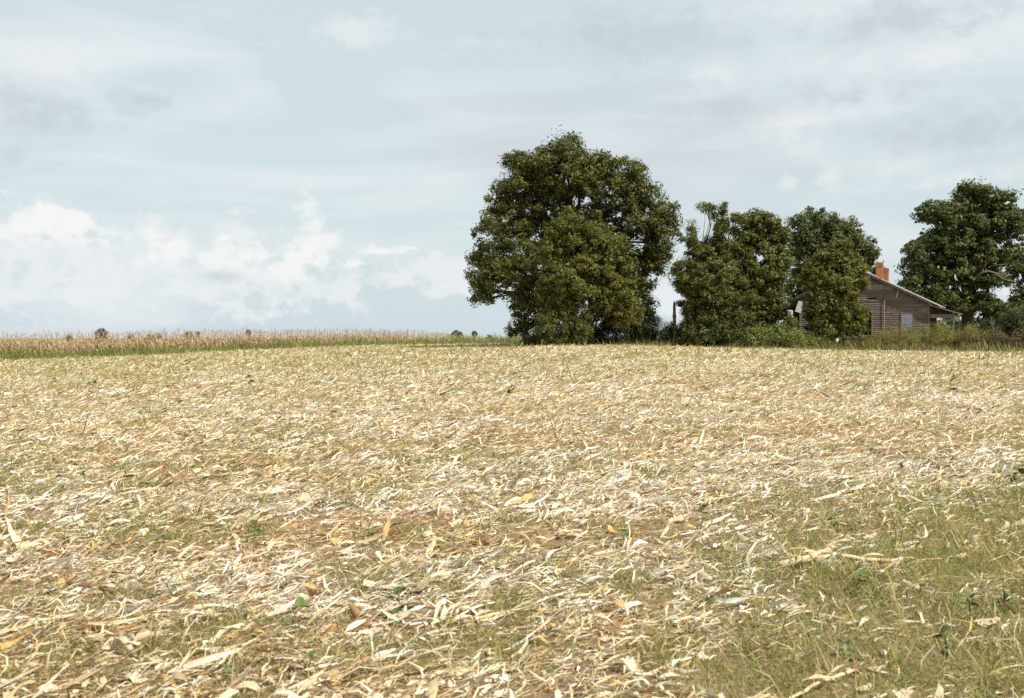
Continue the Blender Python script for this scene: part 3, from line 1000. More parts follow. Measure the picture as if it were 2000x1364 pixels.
def build_shrubs():
    S = make_shrub
    S('vine tangled thicket hiding the trunk foot of the largest tree', 1096, 86.3, 100, 592, 'deep', leaf=.17)
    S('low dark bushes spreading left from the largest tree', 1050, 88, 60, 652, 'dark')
    S('tall dark shrub under the right side of the largest tree', 1212, 90.5, 128, 570, 'dark', crad=.5, csp=.62, leaf=.2, per=44)
    S('grey green bush bank between the largest tree and the post', 1280, 92, 90, 617, 'bush', leaf=.13, aspect=.3)
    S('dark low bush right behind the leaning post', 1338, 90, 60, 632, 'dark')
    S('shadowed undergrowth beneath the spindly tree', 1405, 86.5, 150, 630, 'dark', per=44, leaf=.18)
    S('light green bush right of the spindly tree', 1490, 86, 70, 634, 'bush')
    S('upright bush against the left porch corner', 1543, 88, 34, 622, 'bush')
    S('bushy weeds below the left porch', 1535, 86, 60, 650, 'bush', leaf=.13)
    S('green weeds under the hanging tin sheet', 1590, 86.5, 60, 655, 'bush', leaf=.13)
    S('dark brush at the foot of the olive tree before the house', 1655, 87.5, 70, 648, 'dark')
    S('yellow green weeds below the left window', 1705, 86.5, 46, 648, 'gold', leaf=.11, aspect=.28)
    S('dense yellow green weeds below the curtained window', 1750, 86.5, 80, 640, 'gold', leaf=.11, aspect=.28)
    S('leafy bush at the right corner of the house', 1800, 88, 60, 640, 'gold', leaf=.11, aspect=.28)
    S('feathery weeds in front of the porch opening', 1845, 87.5, 80, 633, 'gold', leaf=.11, aspect=.28)
    S('olive weeds below the big oak trunk', 1895, 86.5, 70, 642, 'gold', leaf=.11, aspect=.3)
    S('brownish weed bank below the second oak trunk', 1940, 86, 80, 645, 'brownish', leaf=.13, aspect=.35)
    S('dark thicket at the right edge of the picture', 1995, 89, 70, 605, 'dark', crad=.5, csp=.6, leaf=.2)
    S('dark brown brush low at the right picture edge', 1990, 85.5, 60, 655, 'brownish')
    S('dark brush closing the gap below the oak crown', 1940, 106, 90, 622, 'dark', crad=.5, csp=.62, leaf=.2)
    S('green bush behind the porch opening', 1838, 112, 60, 630, 'bush', crad=.5, csp=.62, leaf=.2)
    S('pale seeding weed tuft before the left window', 1700, 85, 26, 668, 'gold', leaf=.09, aspect=.25)


build_shrubs()


def far_tree(label, px, top, wpx, D, pal='far', nm='distant_tree', base_drop=None):
    x = D * (px - 1000) / F
    zb = gz(x, D)
    zt = P(px, top, D).z
    h = zt - zb
    root = thing(nm, label, 'tree', (x, D, zb), 0, 'trees on the far skyline')
    hw = wpx * .5 * D / F
    rz = min(hw * 1.15, h * .45)
    org = np.array([x, D, zb])
    v, q, t = tube([(0, 0, -.3), (0.1, 0, h * .4), (0, 0, h * .75)], [hw * .12 + .1, hw * .08 + .08, .06], 6)
    link('trunk', mesh_np('trunk', v, [q, t]), M['bark'], root)
    c = np.array([x, D, zt - rz])
    n = 90
    d = RNG.normal(0, 1, (n, 3))
    d /= np.linalg.norm(d, axis=1, keepdims=True)
    cl = c + d * RNG.uniform(.4, .85, (n, 1)) * np.array([hw, hw, rz])
    v, f, cc = leaf_mesh(cl, np.full(n, hw * .26), 16, hw * .2, GREENS[pal][0], GREENS[pal][1], org, c)
    link('crown', mesh_np('crown', v, f, cc), M['leaf'], root)


def build_far_trees():
    for (px, top, w, D, lab) in [
            (197, 638, 30, 330, 'tallest distant tree poking above the corn at far left'),
            (135, 652, 16, 420, 'small distant treetop left of the tallest one over the corn'),
            (256, 651, 18, 430, 'low distant treetop just right of the tallest one over the corn'),
            (294, 649, 24, 430, 'wide low distant treetop over the middle of the corn'),
            (312, 650, 14, 440, 'small distant treetop touching the wide low one'),
            (369, 645, 22, 440, 'rounded distant treetop over the middle of the corn'),
            (386, 646, 12, 450, 'small distant treetop beside the rounded one'),
            (485, 642, 14, 430, 'lone distant treetop right of the rounded pair over the corn'),
            (890, 642, 34, 400, 'broad distant tree above the end of the corn'),
            (927, 645, 14, 400, 'small distant tree right of the broad one above the corn end'),
            (955, 652, 20, 420, 'faint low distant tree above the pale grass rise'),
            (985, 657, 20, 430, 'lowest distant tree near the left bough of the largest tree')]:
        far_tree(lab, px, top, w, D)
    for (px, top, w, D, lab) in [(1850, 612, 80, 190, 'pale distant tree seen under the porch roof end'), (1912, 618, 70, 200, 'pale distant tree between the two oak trunks'),
                                 (1950, 626, 50, 195, 'pale distant tree right of the second oak trunk'),
                                 (1250, 640, 50, 200, 'distant tree low behind the bush bank')]:
        far_tree(lab, px, top, w, D)


build_far_trees()


# ------------------------------------------------------------------ corn
def corn_plant(seed, detail):
    r = random.Random(seed)
    V, Q, C = [], [], []
    b = 0
    h = r.uniform(1.75, 2.15)
    lx, ly = r.uniform(-.12, .12), r.uniform(-.12, .12)
    v, q, t = tube([(0, 0, -.1), (lx * .5, ly * .5, h * .5), (lx, ly, h)], [.016, .013, .006], 4)
    V.append(v)
    Q.append(q)
    C.append(np.tile([[.40, .28, .16]], (len(v), 1)))
    b += len(v)
    nl = 11 if detail else 8
    for i in range(nl):
        z0 = h * (.14 + .78 * i / nl)
        a = r.uniform(0, 6.28)
        L = r.uniform(.45, .8) * (1.0 if i < nl - 2 else .6)
        w = r.uniform(.035, .06)
        segs = 4 if detail else 3
        pts = []
        up = r.uniform(.05, .3)
        droop = r.uniform(.5, 1.2)
        for k in range(segs + 1):
            s = k / segs
            rr = L * .55 * math.sin(s * math.pi * .55)
            zz = z0 + L * up * math.sin(s * 2.4) - droop * L * s * s * .9
            aa = a + .5 * s * r.uniform(-1, 1)
            ww = w * (1 - .75 * s)
            ca, sa = math.cos(aa), math.sin(aa)
            cx, cy = lx * z0 / h + ca * rr, ly * z0 / h + sa * rr
            pts += [(cx - sa * ww, cy + ca * ww, max(zz, .03)), (cx + sa * ww, cy - ca * ww, max(zz - .02, .03))]
        pts = np.array(pts)
        qq = np.array([(2 * k, 2 * k + 1, 2 * k + 3, 2 * k + 2) for k in range(segs)]) + b
        V.append(pts)
        Q.append(qq)
        c = np.array(r.choice([(.50, .385, .235), (.44, .325, .19), (.56, .455, .305), (.36, .245, .13), (.46, .345, .215)])) * r.uniform(.85, 1.15)
        C.append(np.tile(c[None], (len(pts), 1)))
        b += len(pts)
    for i in range(4 if detail else 3):
        a = r.uniform(0, 6.28)
        s = r.uniform(.06, .14)
        top = np.array([lx, ly, h - .02])
        e = top + np.array([math.cos(a) * s, math.sin(a) * s, r.uniform(.16, .36)])
        w = .012
        pts = np.array([top + (w, 0, 0), top - (w, 0, 0), e - (w, 0, 0), e + (w, 0, 0)])
        V.append(pts)
        Q.append(np.array([[0, 1, 2, 3]]) + b)
        C.append(np.tile([[.42, .31, .22]], (4, 1)))
        b += 4
    if detail:
        z0 = h * .48
        a = r.uniform(0, 6.28)
        v, q, t = tube([(lx * .5, ly * .5, z0), (lx * .5 + .07 * math.cos(a), ly * .5 + .07 * math.sin(a), z0 + .04), (lx * .5 + .13 * math.cos(a), ly * .5 + .13 * math.sin(a), z0 - .14)],
                       [.012, .03, .012], 5)
        V.append(v)
        Q.append(q + b)
        C.append(np.tile([[.60, .48, .31]], (len(v), 1)))
    return np.concatenate(V), np.concatenate(Q), np.concatenate(C)


CU = np.array([-350, 0, 250, 500, 700, 850, 960], float)
CD = np.array([83, 92, 102, 118, 130, 146, 172], float)


def corn_front(u):
    return np.interp(u, CU, CD)


def build_corn():
    # walk along the field edge
    us = np.linspace(-330, 965, 3000)
    ds = corn_front(us)
    xs = ds * (us - 1000) / F
    seg = np.concatenate([[0], np.cumsum(np.hypot(np.diff(xs), np.diff(ds)))])
    var = [mesh_np('corn_plant', *corn_plant(100 + i, True)) for i in range(10)]
    for m in var:
        m.materials.append(M['corn'])
    total = seg[-1]
    vis0 = np.interp(-25, us, seg)
    vis1 = np.interp(800, us, seg)
    for i in range(300):
        s = vis0 + (vis1 - vis0) * (i + RNG.uniform(-.3, .3)) / 300
        u = np.interp(s, seg, us)
        d = corn_front(u) + RNG.normal(0, .22)
        x = d * (u - 1000) / F
        o = link('corn_plant', var[RNG.integers(10)], None, None, (x, d, gz(x, d)), label='dry tan corn plant in the front row behind the green grass strip',
                 category='corn plant', group='front row of standing corn')
        o.rotation_euler = (RNG.normal(0, .05), RNG.normal(0, .05), RNG.uniform(0, 6.28))
        sc = RNG.uniform(.9, 1.12)
        o.scale = (sc, sc, sc)
    # the rest of the stand
    low = [corn_plant(300 + i, False) for i in range(8)]
    V, Q, C, b = [], [], [], 0
    row = 0
    offs = [.5, 1.0, 1.8, 2.9, 4.4, 6.8, 10, 16, 26]
    for off in offs:
        n = int(total / (.26 + off * .012))
        for i in range(n):
            s = total * (i + RNG.uniform(-.4, .4)) / n
            u = np.interp(s, seg, us)
            d = corn_front(u) + off + RNG.normal(0, .2)
            x = d * (u - 1000) / F
            v, q, c = low[RNG.integers(8)]
            a = RNG.uniform(0, 6.28)
            sc = RNG.uniform(.85, 1.12)
            R = np.array([[math.cos(a), -math.sin(a), 0], [math.sin(a), math.cos(a), 0], [0, 0, 1]])
            lean = RNG.normal(0, .06, 2)
            vv = v @ R.T * sc
            vv[:, 0] += lean[0] * vv[:, 2]
            vv[:, 1] += lean[1] * vv[:, 2]
            V.append(vv + (x, d, gz(x, d)))
            Q.append(q + b)
            C.append(c * RNG.uniform(.95, 1.25))
            b += len(v)
    me = mesh_np('corn_stand', np.concatenate(V), np.concatenate(Q), np.clip(np.concatenate(C), 0, .8))
    link('corn_stand', me, M['corn'], kind='stuff', label='dry tan corn standing deep behind the front row', category='corn')


build_corn()


# ------------------------------------------------------------------ house
def bm_obj(name, bm, mat, parent, **props):
    me = bpy.data.meshes.new(name)
    bmesh.ops.recalc_face_normals(bm, faces=bm.faces)
    bm.to_mesh(me)
    bm.free()
    return link(name, me, mat, parent, **props)


def box(x0, x1, y0, y1, z0, z1):
    bm = bmesh.new()
    bmesh.ops.create_cube(bm, size=1)
    for v in bm.verts:
        v.co = Vector((x0 + (v.co.x + .5) * (x1 - x0), y0 + (v.co.y + .5) * (y1 - y0), z0 + (v.co.z + .5) * (z1 - z0)))
    return bm


def prism(poly, y0, y1):
    """polygon in local x,z pushed along local y"""
    bm = bmesh.new()
    a = [bm.verts.new((x, y0, z)) for x, z in poly]
    b = [bm.verts.new((x, y1, z)) for x, z in poly]
    bm.faces.new(a)
    bm.faces.new(list(reversed(b)))
    n = len(poly)
    for i in range(n):
        bm.faces.new((a[i], b[i], b[(i + 1) % n], a[(i + 1) % n]))
    return bm


HT = math.radians(-25)
HD = 93.0
HX = HD * (1815.5 - 1000) / F
HB = Vector((HX, HD, gz(HX, HD)))
HXA = Vector((math.cos(HT), math.sin(HT), 0))
HYA = Vector((-math.sin(HT), math.cos(HT), 0))


def gp(px, py, ly=0.0):
    """photograph pixel -> (x, z) on the plane of the gable wall, ly behind it"""
    ray = Vector(((px - 1000) / F, 1.0, (HOR - py) / F))
    o = Vector((0, 0, EYE)) - HB
    t = (ly - o.dot(HYA)) / ray.dot(HYA)
    p = o + ray * t
    return p.dot(HXA), p.z


def build_house():
    root = thing('farm_house', 'abandoned grey clapboard farmhouse with a sagging porch behind tall weeds', 'house', HB, HT)
    DEP = 9.0
    xr = 0.0
    xl = gp(1562, 600)[0]
    rx, rz = gp(1671, 524)
    ex, ez = gp(1815.5, 590)
    slope = (rz - ez) / (ex - rx)
    elz = rz - slope * (rx - xl)

    def top(x):
        return rz - slope * abs(x - rx)

    # sheathing / frame behind the boards (walls of the box)
    bm = prism([(xl + .02, .35), (xr - .02, .35), (xr - .02, top(xr) - .06), (rx, rz - .06), (xl + .02, top(xl) - .06)], .06, DEP)
    bm_obj('wall', bm, M['inside'], root)
    fd = box(xl + .1, xr - .1, .12, DEP - .1, -.4, .36)
    bm_obj('foundation', fd, M['mortar'], root)
    # openings in the gable
    w1 = (gp(1759.5, 613)[0], gp(1784, 613)[0], gp(1770, 656)[1], gp(1770, 613)[1])
    w2 = (gp(1678.5, 610)[0], gp(1704, 610)[0], gp(1690, 656)[1], gp(1690, 609)[1])
    opens = [w1, w2]
    gapx0, gapz0 = gp(1693.5, 585.6)
    gapx1, gapz1 = gp(1711.8, 581.5)
    # clapboards one by one
    course = .185
    z = .38
    row = 0
    while z < rz - .1:
        z1 = z + course
        zm = z + course * .5
        xa, xb = xl, xr
        if zm > elz:
            xa = max(xa, rx - (rz - zm) / slope)
        if zm > ez:
            xb = min(xb, rx + (rz - zm) / slope)
        spans = [(xa, xb)]
        for (o0, o1, oz0, oz1) in opens:
            if oz0 < zm < oz1:
                ns = []
                for (s0, s1) in spans:
                    if o1 <= s0 or o0 >= s1:
                        ns.append((s0, s1))
                        continue
                    if s0 < o0 < s1:
                        ns.append((s0, o0))
                    if s0 < o1 < s1:
                        ns.append((o1, s1))
                spans = ns
        # joints
        full = []
        for (s0, s1) in spans:
            cur = s0
            while s1 - cur > 5.2:
                w = random.uniform(2.4, 4.6)
                full.append((cur, cur + w - .008))
                cur += w
            full.append((cur, s1))
        for (s0, s1) in full:
            if s1 - s0 < .12:
                continue
            if gapz0 - .07 < zm < gapz1 + .01 and s0 < gapx0 < s1:
                # a length of this board has fallen out
                pieces = [(s0, gapx0), (gapx1, s1)] if s1 > gapx1 else [(s0, gapx0)]
            else:
                pieces = [(s0, s1)]
            for (p0, p1) in pieces:
                lowrow = max(0, 1 - (z - .3) / 3.0)
                gape = random.uniform(.018, .03) + lowrow * random.uniform(.0, .022) + (.025 if random.random() < .06 else 0)
                sag = random.uniform(-.008, .008)
                bm = bmesh.new()
                t0 = min(z1 + .012, top(p0) if zm > elz else 99, )
                vs = []
                for (xx, sg) in ((p0, sag), (p1, -sag)):
                    zt = z1 + .014 + sg
                    zb = z + sg
                    vs.append([bm.verts.new((xx, -gape - .008, zb)), bm.verts.new((xx, .045, zb + .004)), bm.verts.new((xx, .045, zt)), bm.verts.new((xx, .022, zt))])
                a, b = vs
                bm.faces.new(a)
                bm.faces.new(list(reversed(b)))
                for i in range(4):
                    bm.faces.new((a[i], b[i], b[(i + 1) % 4], a[(i + 1) % 4]))
                bm_obj('clapboard', bm, M['board_sunlit' if random.random() < .05 + .34 * lowrow else 'board'], root)  # lower courses more often take the copy with sunlight in its colour
        z = z1
        row += 1
    # loose pale board under the gap
    bm = box(gapx0, gapx1, -.05, -.02, gapz0 - .10, gapz0 - .015)
    bm_obj('loose_board', bm, M['cut'], root)
    # corner and rake boards
    bm_obj('corner_board', box(xr - .10, xr + .012, -.062, .05, .3, ez - .02), M['trim'], root)
    bm_obj('corner_board', box(xl - .012, xl + .10, -.062, .05, .3, elz - .02), M['trim'], root)

    def rake(x0, x1):
        return prism([(x0, top(x0) - .17), (x1, top(x1) - .17), (x1, top(x1) - .012), (x0, top(x0) - .012)], -.30, -.26)
    bm_obj('rake_board', rake(rx, xr + .25), M['trim'], root)
    bm_obj('rake_board', rake(xl - .25, rx), M['trim'], root)
    # roof: plank deck under tin sheets, with front overhang
    mx, mz = gp(1833, 599)
    for (x0, x1) in ((rx, mx), (rx, xl - .35)):
        dk = prism([(x0, top(x0) - .01), (x1, top(x1) - .01), (x1, top(x1) + .025), (x0, top(x0) + .025)], -.33, DEP + .3)
        bm_obj('roof_deck', dk, M['trim'], root)
        yy = -.38
        while yy < DEP + .3:
            y2 = min(yy + .76, DEP + .33)
            j = random.uniform(-.006, .006)
            sh = prism([(x0, top(x0) + .029 + j), (x1, top(x1) + .029 + j), (x1, top(x1) + .062 + j), (x0, top(x0) + .062 + j)], yy, y2 - .006)
            bm_obj('roof_sheet', sh, M['tin'], root)
            yy += .76
    bm_obj('ridge_cap', prism([(rx - .18, rz - .02), (rx, rz + .09), (rx + .18, rz - .02), (rx, rz + .12)], -.39, DEP + .34), M['tin'], root)

    # windows
    def window(w, curtain):
        x0, x1, z0, z1 = w
        t = .075
        fr = thing_part('window', root)
        for nm, b in (('side_casing', (x0, x0 + t, z0, z1)), ('side_casing', (x1 - t, x1, z0, z1)), ('head_casing', (x0 - .03, x1 + .03, z1 - .0, z1 + .09)),
                      ('sill', (x0 - .05, x1 + .05, z0 - .06, z0))):
            bm_obj(nm, box(b[0], b[1], -.075 if nm != 'sill' else -.10, .05, b[2], b[3]), M['trim'], fr)
        ix0, ix1 = x0 + t, x1 - t
        zm = (z0 + z1) / 2
        for (za, zb, yo) in ((z0, zm, .0), (zm, z1, -.022)):
            for k in range(4):
                xx = ix0 + (ix1 - ix0) * k / 3
                ww = .022 if k in (0, 3) else .011
                bm_obj('sash_bar', box(max(xx - ww, ix0), min(xx + ww, ix1), -.03 + yo, -.008 + yo, za, zb), M['trim'], fr)
            for zz in (za + .02, (za + zb) / 2, zb - .02):
                bm_obj('sash_bar', box(ix0, ix1, -.0275 + yo, -.0105 + yo, zz - .013, zz + .013), M['trim'], fr)
            for k in range(3):
                for r in range(2):
                    xa = ix0 + (ix1 - ix0) * k / 3
                    xb = ix0 + (ix1 - ix0) * (k + 1) / 3
                    zc = za + (zb - za) * r / 2
                    zd = za + (zb - za) * (r + 1) / 2
                    bm_obj('pane', box(xa, xb, -.020 + yo, -.017 + yo, zc, zd), M['glass'], fr)
        if curtain:
            n = 24
            bm = bmesh.new()
            prev = None
            for i in range(n + 1):
                x = ix0 + (ix1 - ix0) * i / n
                y = .032 + .010 * math.sin(i * 1.9) + .004 * math.sin(i * 5.1)
                p = (bm.verts.new((x, y, z0 + .02)), bm.verts.new((x, y, z1 - .02)))
                if prev:
                    bm.faces.new((prev[0], p[0], p[1], prev[1]))
                prev = p
            bm_obj('curtain', bm, M['curtain'], fr)

    def thing_part(nm, parent):
        o = bpy.data.objects.new(nm, None)
        COL.objects.link(o)
        o.parent = parent
        return o
    window(w1, True)
    window(w2, False)
    # laths and pipe on the wall
    px0, pz0 = gp(1727.6, 587)
    px1, pz1 = gp(1727.6, 652)
    bm_obj('vertical_lath', box(px0 - .035, px0 + .035, -.13, -.10, pz1, pz0), M['lath'], root)
    bm_obj('vertical_lath', box(px0 - .02, px0 + .02, -.10, -.07, pz0, pz0 + 1.4), M['trim'], root)
    ax, az = gp(1756.2, 564.5)
    bx, bz = gp(1750.6, 583.2)
    bm = prism([(bx - .03, bz), (bx + .03, bz + .01), (ax + .03, az), (ax - .03, az)], -.30, -.275)
    bm_obj('hanging_lath', bm, M['lath'], root)
    ax, az = gp(1747.6, 602)
    bx, bz = gp(1747, 607.5)
    bm_obj('hanging_lath', prism([(bx - .02, bz), (bx + .02, bz), (ax + .03, az), (ax - .01, az)], -.12, -.10), M['lath'], root)

    # right porch
    p0x, p0z = gp(1822, 601.5)
    p1x, p1z = gp(1869, 613)
    porch = prism([(.02, p0z + .18), (p1x, p1z), (p1x, p1z + .06), (.02, p0z + .24)], -.30, DEP)
    bm_obj('porch_roof', porch, M['trim'], root)
    yy = -.36
    while yy < DEP:
        bm_obj('porch_roof_sheet', prism([(.02, p0z + .244), (p1x + .05, p1z + .048), (p1x + .05, p1z + .075), (.02, p0z + .27)], yy, min(yy + .755, DEP + .1)), M['tin'], root)
        yy += .76
    b0x, b0z = gp(1816, 621.5)
    b1x, b1z = gp(1864, 614)
    bm_obj('porch_beam', box(.015, b1x, -.10, .02, b0z, b1z), M['trim'], root)
    bm_obj('porch_beam', box(b1x - .12, b1x, .021, DEP - .2, b0z + .01, b1z - .01), M['trim'], root)
    bm_obj('porch_infill', prism([(.016, b1z + .002), (b1x - .05, b1z + .002), (p1x - .25, p1z + .02), (.016, p0z + .17)], .0, .03), M['inside'], root)
    post_x = gp(1862.5, 630)[0]
    for k in range(2):
        y = -.09 + k * (DEP - .5)
        bm_obj('porch_post', box(post_x - .05, post_x + .04, y, y + .09, 0.0, b0z - .002), M['board'], root)  # dimmer board colour stands in for the shade on the posts
    bm_obj('porch_floor', box(.02, p1x - .2, -.1, DEP, .30, .42), M['trim'], root)

    # chimneys of single bricks
    def chimney(pxa, pxb, pytop, pybase, ly, label=None):
        x0, zt = gp(pxa, pytop, ly)
        x1, _ = gp(pxb, pytop, ly)
        zb = gp(pxb, pybase, ly)[1] - .8
        ch = thing_part('chimney', root)
        dy = .62
        bm_obj('mortar_core', box(x0 + .012, x1 - .012, ly + .012, ly + dy - .012, zb, zt - .02), M['mortar'], ch)
        bl, bh = (x1 - x0) / 3, .078
        meshes = {}

        def brick(x, y, z, sx, sy):
            key = (round(sx, 3), round(sy, 3))
            if key not in meshes:
                bm = box(0, sx, 0, sy, 0, bh - .014)
                me = bpy.data.meshes.new('brick')
                bmesh.ops.recalc_face_normals(bm, faces=bm.faces)
                bm.to_mesh(me)
                bm.free()
                me.materials.append(M['brick'])
                meshes[key] = me
            o = link('brick', meshes[key], None, ch)
            o.location = (x + random.uniform(-.006, .006), y + random.uniform(-.006, .006), z)
        zc = zb
        r = 0
        while zc < zt:
            cor = .035 if zt - .34 < zc < zt - .12 else 0
            xx0, xx1 = x0 - cor, x1 + cor
            o = 0 if r % 2 else bl * .5
            n = 3
            cur = xx0
            cuts = [xx0] + [xx0 + (xx1 - xx0) * (k + (0 if r % 2 else .5)) / n for k in range(1 if r % 2 else 0, n)] + [xx1]
            for a, b in zip(cuts[:-1], cuts[1:]):
                brick(a + .006, ly - cor, zc, b - a - .012, .11)
            for yy in (0.115, .115 + .25):
                brick(xx1 - .11, ly + yy, zc, .11, .24)
                brick(xx0, ly + yy, zc, .11, .24)
            zc += bh
            r += 1
    chimney(1711.2, 1723.2, 513, 546, 3.2)
    chimney(1724.2, 1734.8, 523.5, 551, 6.4)

    # collapsing left porch
    q0x, q0z = gp(1533, 605)
    q1x, q1z = xl - .3, top(xl - .3) - .06
    bm_obj('left_porch_roof', prism([(q0x, q0z), (q1x, q1z), (q1x, q1z + .08), (q0x, q0z + .08)], -.25, DEP * .7), M['trim'], root)
    cx = gp(1537, 620)[0]
    bm_obj('porch_post', box(cx - .04, cx + .05, -.1, 0, 0.0, q0z + .02), M['trim'], root)
    bm_obj('left_porch_wall', box(gp(1546, 620)[0], xl, .6, .68, .0, q0z + .25), M['inside'], root)
    a = gp(1538, 607.5)
    b = gp(1546.5, 608.5)
    c = gp(1546, 614)
    d = gp(1541.5, 618.5)
    bm_obj('broken_board', prism([a, b, c, d], -.13, -.105), M['cut'], root)
    a, b, c, d = gp(1561.5, 588), gp(1569.5, 590), gp(1566, 612), gp(1554.5, 609)
    sheet = prism([a, b, c, d], -.46, -.44)
    bm_obj('hanging_tin_sheet', sheet, M['white_tin'], root, label='whitened tin sheet hanging from the broken left eave')
    a, b = gp(1576, 640), gp(1588, 654)
    bm_obj('red_panel', box(a[0], b[0], -.20, -.16, b[1], a[1]), M['rust'], root)


build_house()


# ------------------------------------------------------------------ post and small white pail
def build_post():
    D = 87.5
    b = on_ground(1318, 676)
    x = D * (1318 - 1000) / F
    root = thing('dead_post', 'bare leaning dead post standing in the gap between the trees', 'post', (x, D, gz(x, D)))
    org = np.array([x, D, gz(x, D)])
    ys = [680, 655, 640, 622, 618, 612, 600, 591]
    xs = [1318.5, 1318, 1318, 1317.2, 1317, 1317.3, 1316.8, 1317.2]
    rr = [.15, .14, .13, .13, .16, .115, .11, .085]
    pts = [np.array(P(a, c, D)) - org for a, c in zip(xs, ys)]
    v, q, t = tube(pts, rr, 8)
    v += RNG.normal(0, .012, v.shape)
    link('shaft', mesh_np('shaft', v, [q, t], smooth=True), M['post'], root)
    v, q, t = tube([np.array(P(1317.2, 592, D)) - org, np.array(P(1315.8, 588, D)) - org], [.06, .02], 5)
    link('broken_tip', mesh_np('broken_tip', v, [q, t]), M['post'], root)
    v, q, t = tube([np.array(P(1317.4, 617, D)) - org, np.array(P(1319.6, 613, D)) - org], [.06, .03], 5)
    link('knot_stub', mesh_np('knot_stub', v, [q, t]), M['post'], root)
    # pail
    D = 85.6
    x = D * (1634 - 1000) / F
    root = thing('white_pail', 'small white container up on a stake among the weeds before the house', 'container', (x, D, gz(x, D) + .62))
    v, q, t = tube([(0, 0, -.75), (.01, 0, -.3), (0, 0, .015)], [.035, .03, .03], 6)
    link('stake', mesh_np('stake', v, [q, t]), M['post'], root)
    pts = [(-.02, 0, 0), (0, 0, .02), (.04, 0, .2), (.05, 0, .26)]
    v, q, t = tube(pts, [.07, .10, .115, .12], 12)
    link('body', mesh_np('body', v, [q, t], smooth=True), M['white'], root)
    v, q, t = tube([(.05, 0, .255), (.053, 0, .285)], [.13, .125], 12)
    link('rim', mesh_np('rim', v, [q, t], smooth=True), M['white'], root)


build_post()


# ------------------------------------------------------------------ single things lying on the near field
def build_near_leaves():
    """the 300 corn leaves and husks that show largest"""
    var = []
    for i in range(18):
        husk = i % 3 == 0
        L = RNG.uniform(.09, .15) if husk else RNG.uniform(.10, .20) * (.6 if i % 9 == 4 else 1)
        W = RNG.uniform(.03, .05) if husk else RNG.uniform(.012, .028)
        pos = np.zeros((1, 3))
        v, q, per = strips(pos, np.zeros(1), np.array([L]), np.array([W]), 7, bend=RNG.normal(0, .07), arch=RNG.normal(.03, .06),
                           lift=abs(RNG.normal(0, .14)), roll=RNG.normal(0, .5), twist=RNG.normal(0, 1.3), cup=RNG.uniform(-.2, .9), three=True, tip=.12)
        v += RNG.normal(0, .0022, v.shape)
        c = LITTER[[0, 1, 2, 0, 3, 2, 1, 4, 0][i % 9]] * (1.02 if i % 9 != 4 else 1.15)
        me = mesh_np('corn_leaf', v, q, np.tile(np.clip(c, 0, .8), (len(v), 1)), smooth=True)
        me.materials.append(M['husk'])
        tone = ['bleached cream', 'warm cream', 'greyish white', 'bleached cream', 'tan', 'greyish white', 'warm cream', 'golden', 'bleached cream'][i % 9]
        size = 'broad' if W > (.04 if husk else .02) else 'narrow'
        var.append((me, husk, tone, size))
    n = 0
    while n < 300:
        px = random.uniform(-20, 2020)
        py = 1364 - 420 * random.random() ** 1.5 + 15
        p = on_ground(px, py)
        g = float(grass_mask(np.array([p.x]), np.array([p.y]))[0])
        if random.random() < g * .95:
            continue
        me, husk, tone, size = var[random.randrange(18)]
        o = link('corn_husk' if husk else 'corn_leaf', me, None, None, (p.x, p.y, p.z + random.uniform(.008, .03)),
                 label=f'{size} {tone} dry corn husk lying loose on the near field' if husk else f'{size} {tone} dry corn leaf lying curled on the near field',
                 category='corn husk' if husk else 'corn leaf', group='loose corn husks on the near field' if husk else 'loose corn leaves on the near field')
        o.rotation_euler = (random.gauss(0, .12), random.gauss(0, .12), random.uniform(0, 6.28))
        s = random.uniform(.75, 1.15)
        o.scale = (s, s, s)
        n += 1


build_near_leaves()


def stalk(label, pts, r, mat, nodes=True, name='corn_stalk', group=None):
    """cut corn stalk along photo points (px, py, height above the ground)"""
    W = []
    for (px, py, h) in pts:
        p = on_ground(px, py)
        # the sight point sits h above the ground: slide it towards the viewer accordingly
        k = (EYE - (p.z + h)) / max(.2, (EYE - p.z))
        W.append(Vector((p.x * k, p.y * k, gz(p.x * k, p.y * k) + h)))
    root = thing(name, label, 'corn stalk', W[0], 0, group)
    P0 = W[0].copy()
    fine, rad = [], []
    for a, b in zip(W[:-1], W[1:]):
        m = max(3, int((b - a).length / .06))
        for i in range(m):
            f = i / m
            fine.append(np.array(a.lerp(b, f) - P0) + RNG.normal(0, .0015, 3))
            rad.append(r * (1.22 if nodes and (len(fine) % 4 == 0) else 1.0))
    fine.append(np.array(W[-1] - P0))
    rad.append(r * .7)
    v, q, t = tube(fine, rad, 8)
    link('stem', mesh_np('stem', v, [q, t], smooth=True), mat, root)
    # tatters of sheath leaf
    for k in range(3):
        j = RNG.integers(0, len(fine))
        v, q, per = strips(np.array([fine[j]]), np.array([RNG.uniform(-.5, .5)]), np.array([RNG.uniform(.08, .2)]), np.array([.025]), 5,
                           arch=.1, lift=RNG.uniform(0, .25), roll=RNG.normal(0, .5), twist=RNG.normal(0, 1), three=True, cup=.5)
        link('sheath_leaf', mesh_np('sheath_leaf', v, q, np.tile([[.70, .58, .40]], (len(v), 1)), smooth=True), M['husk'], root)
    return root


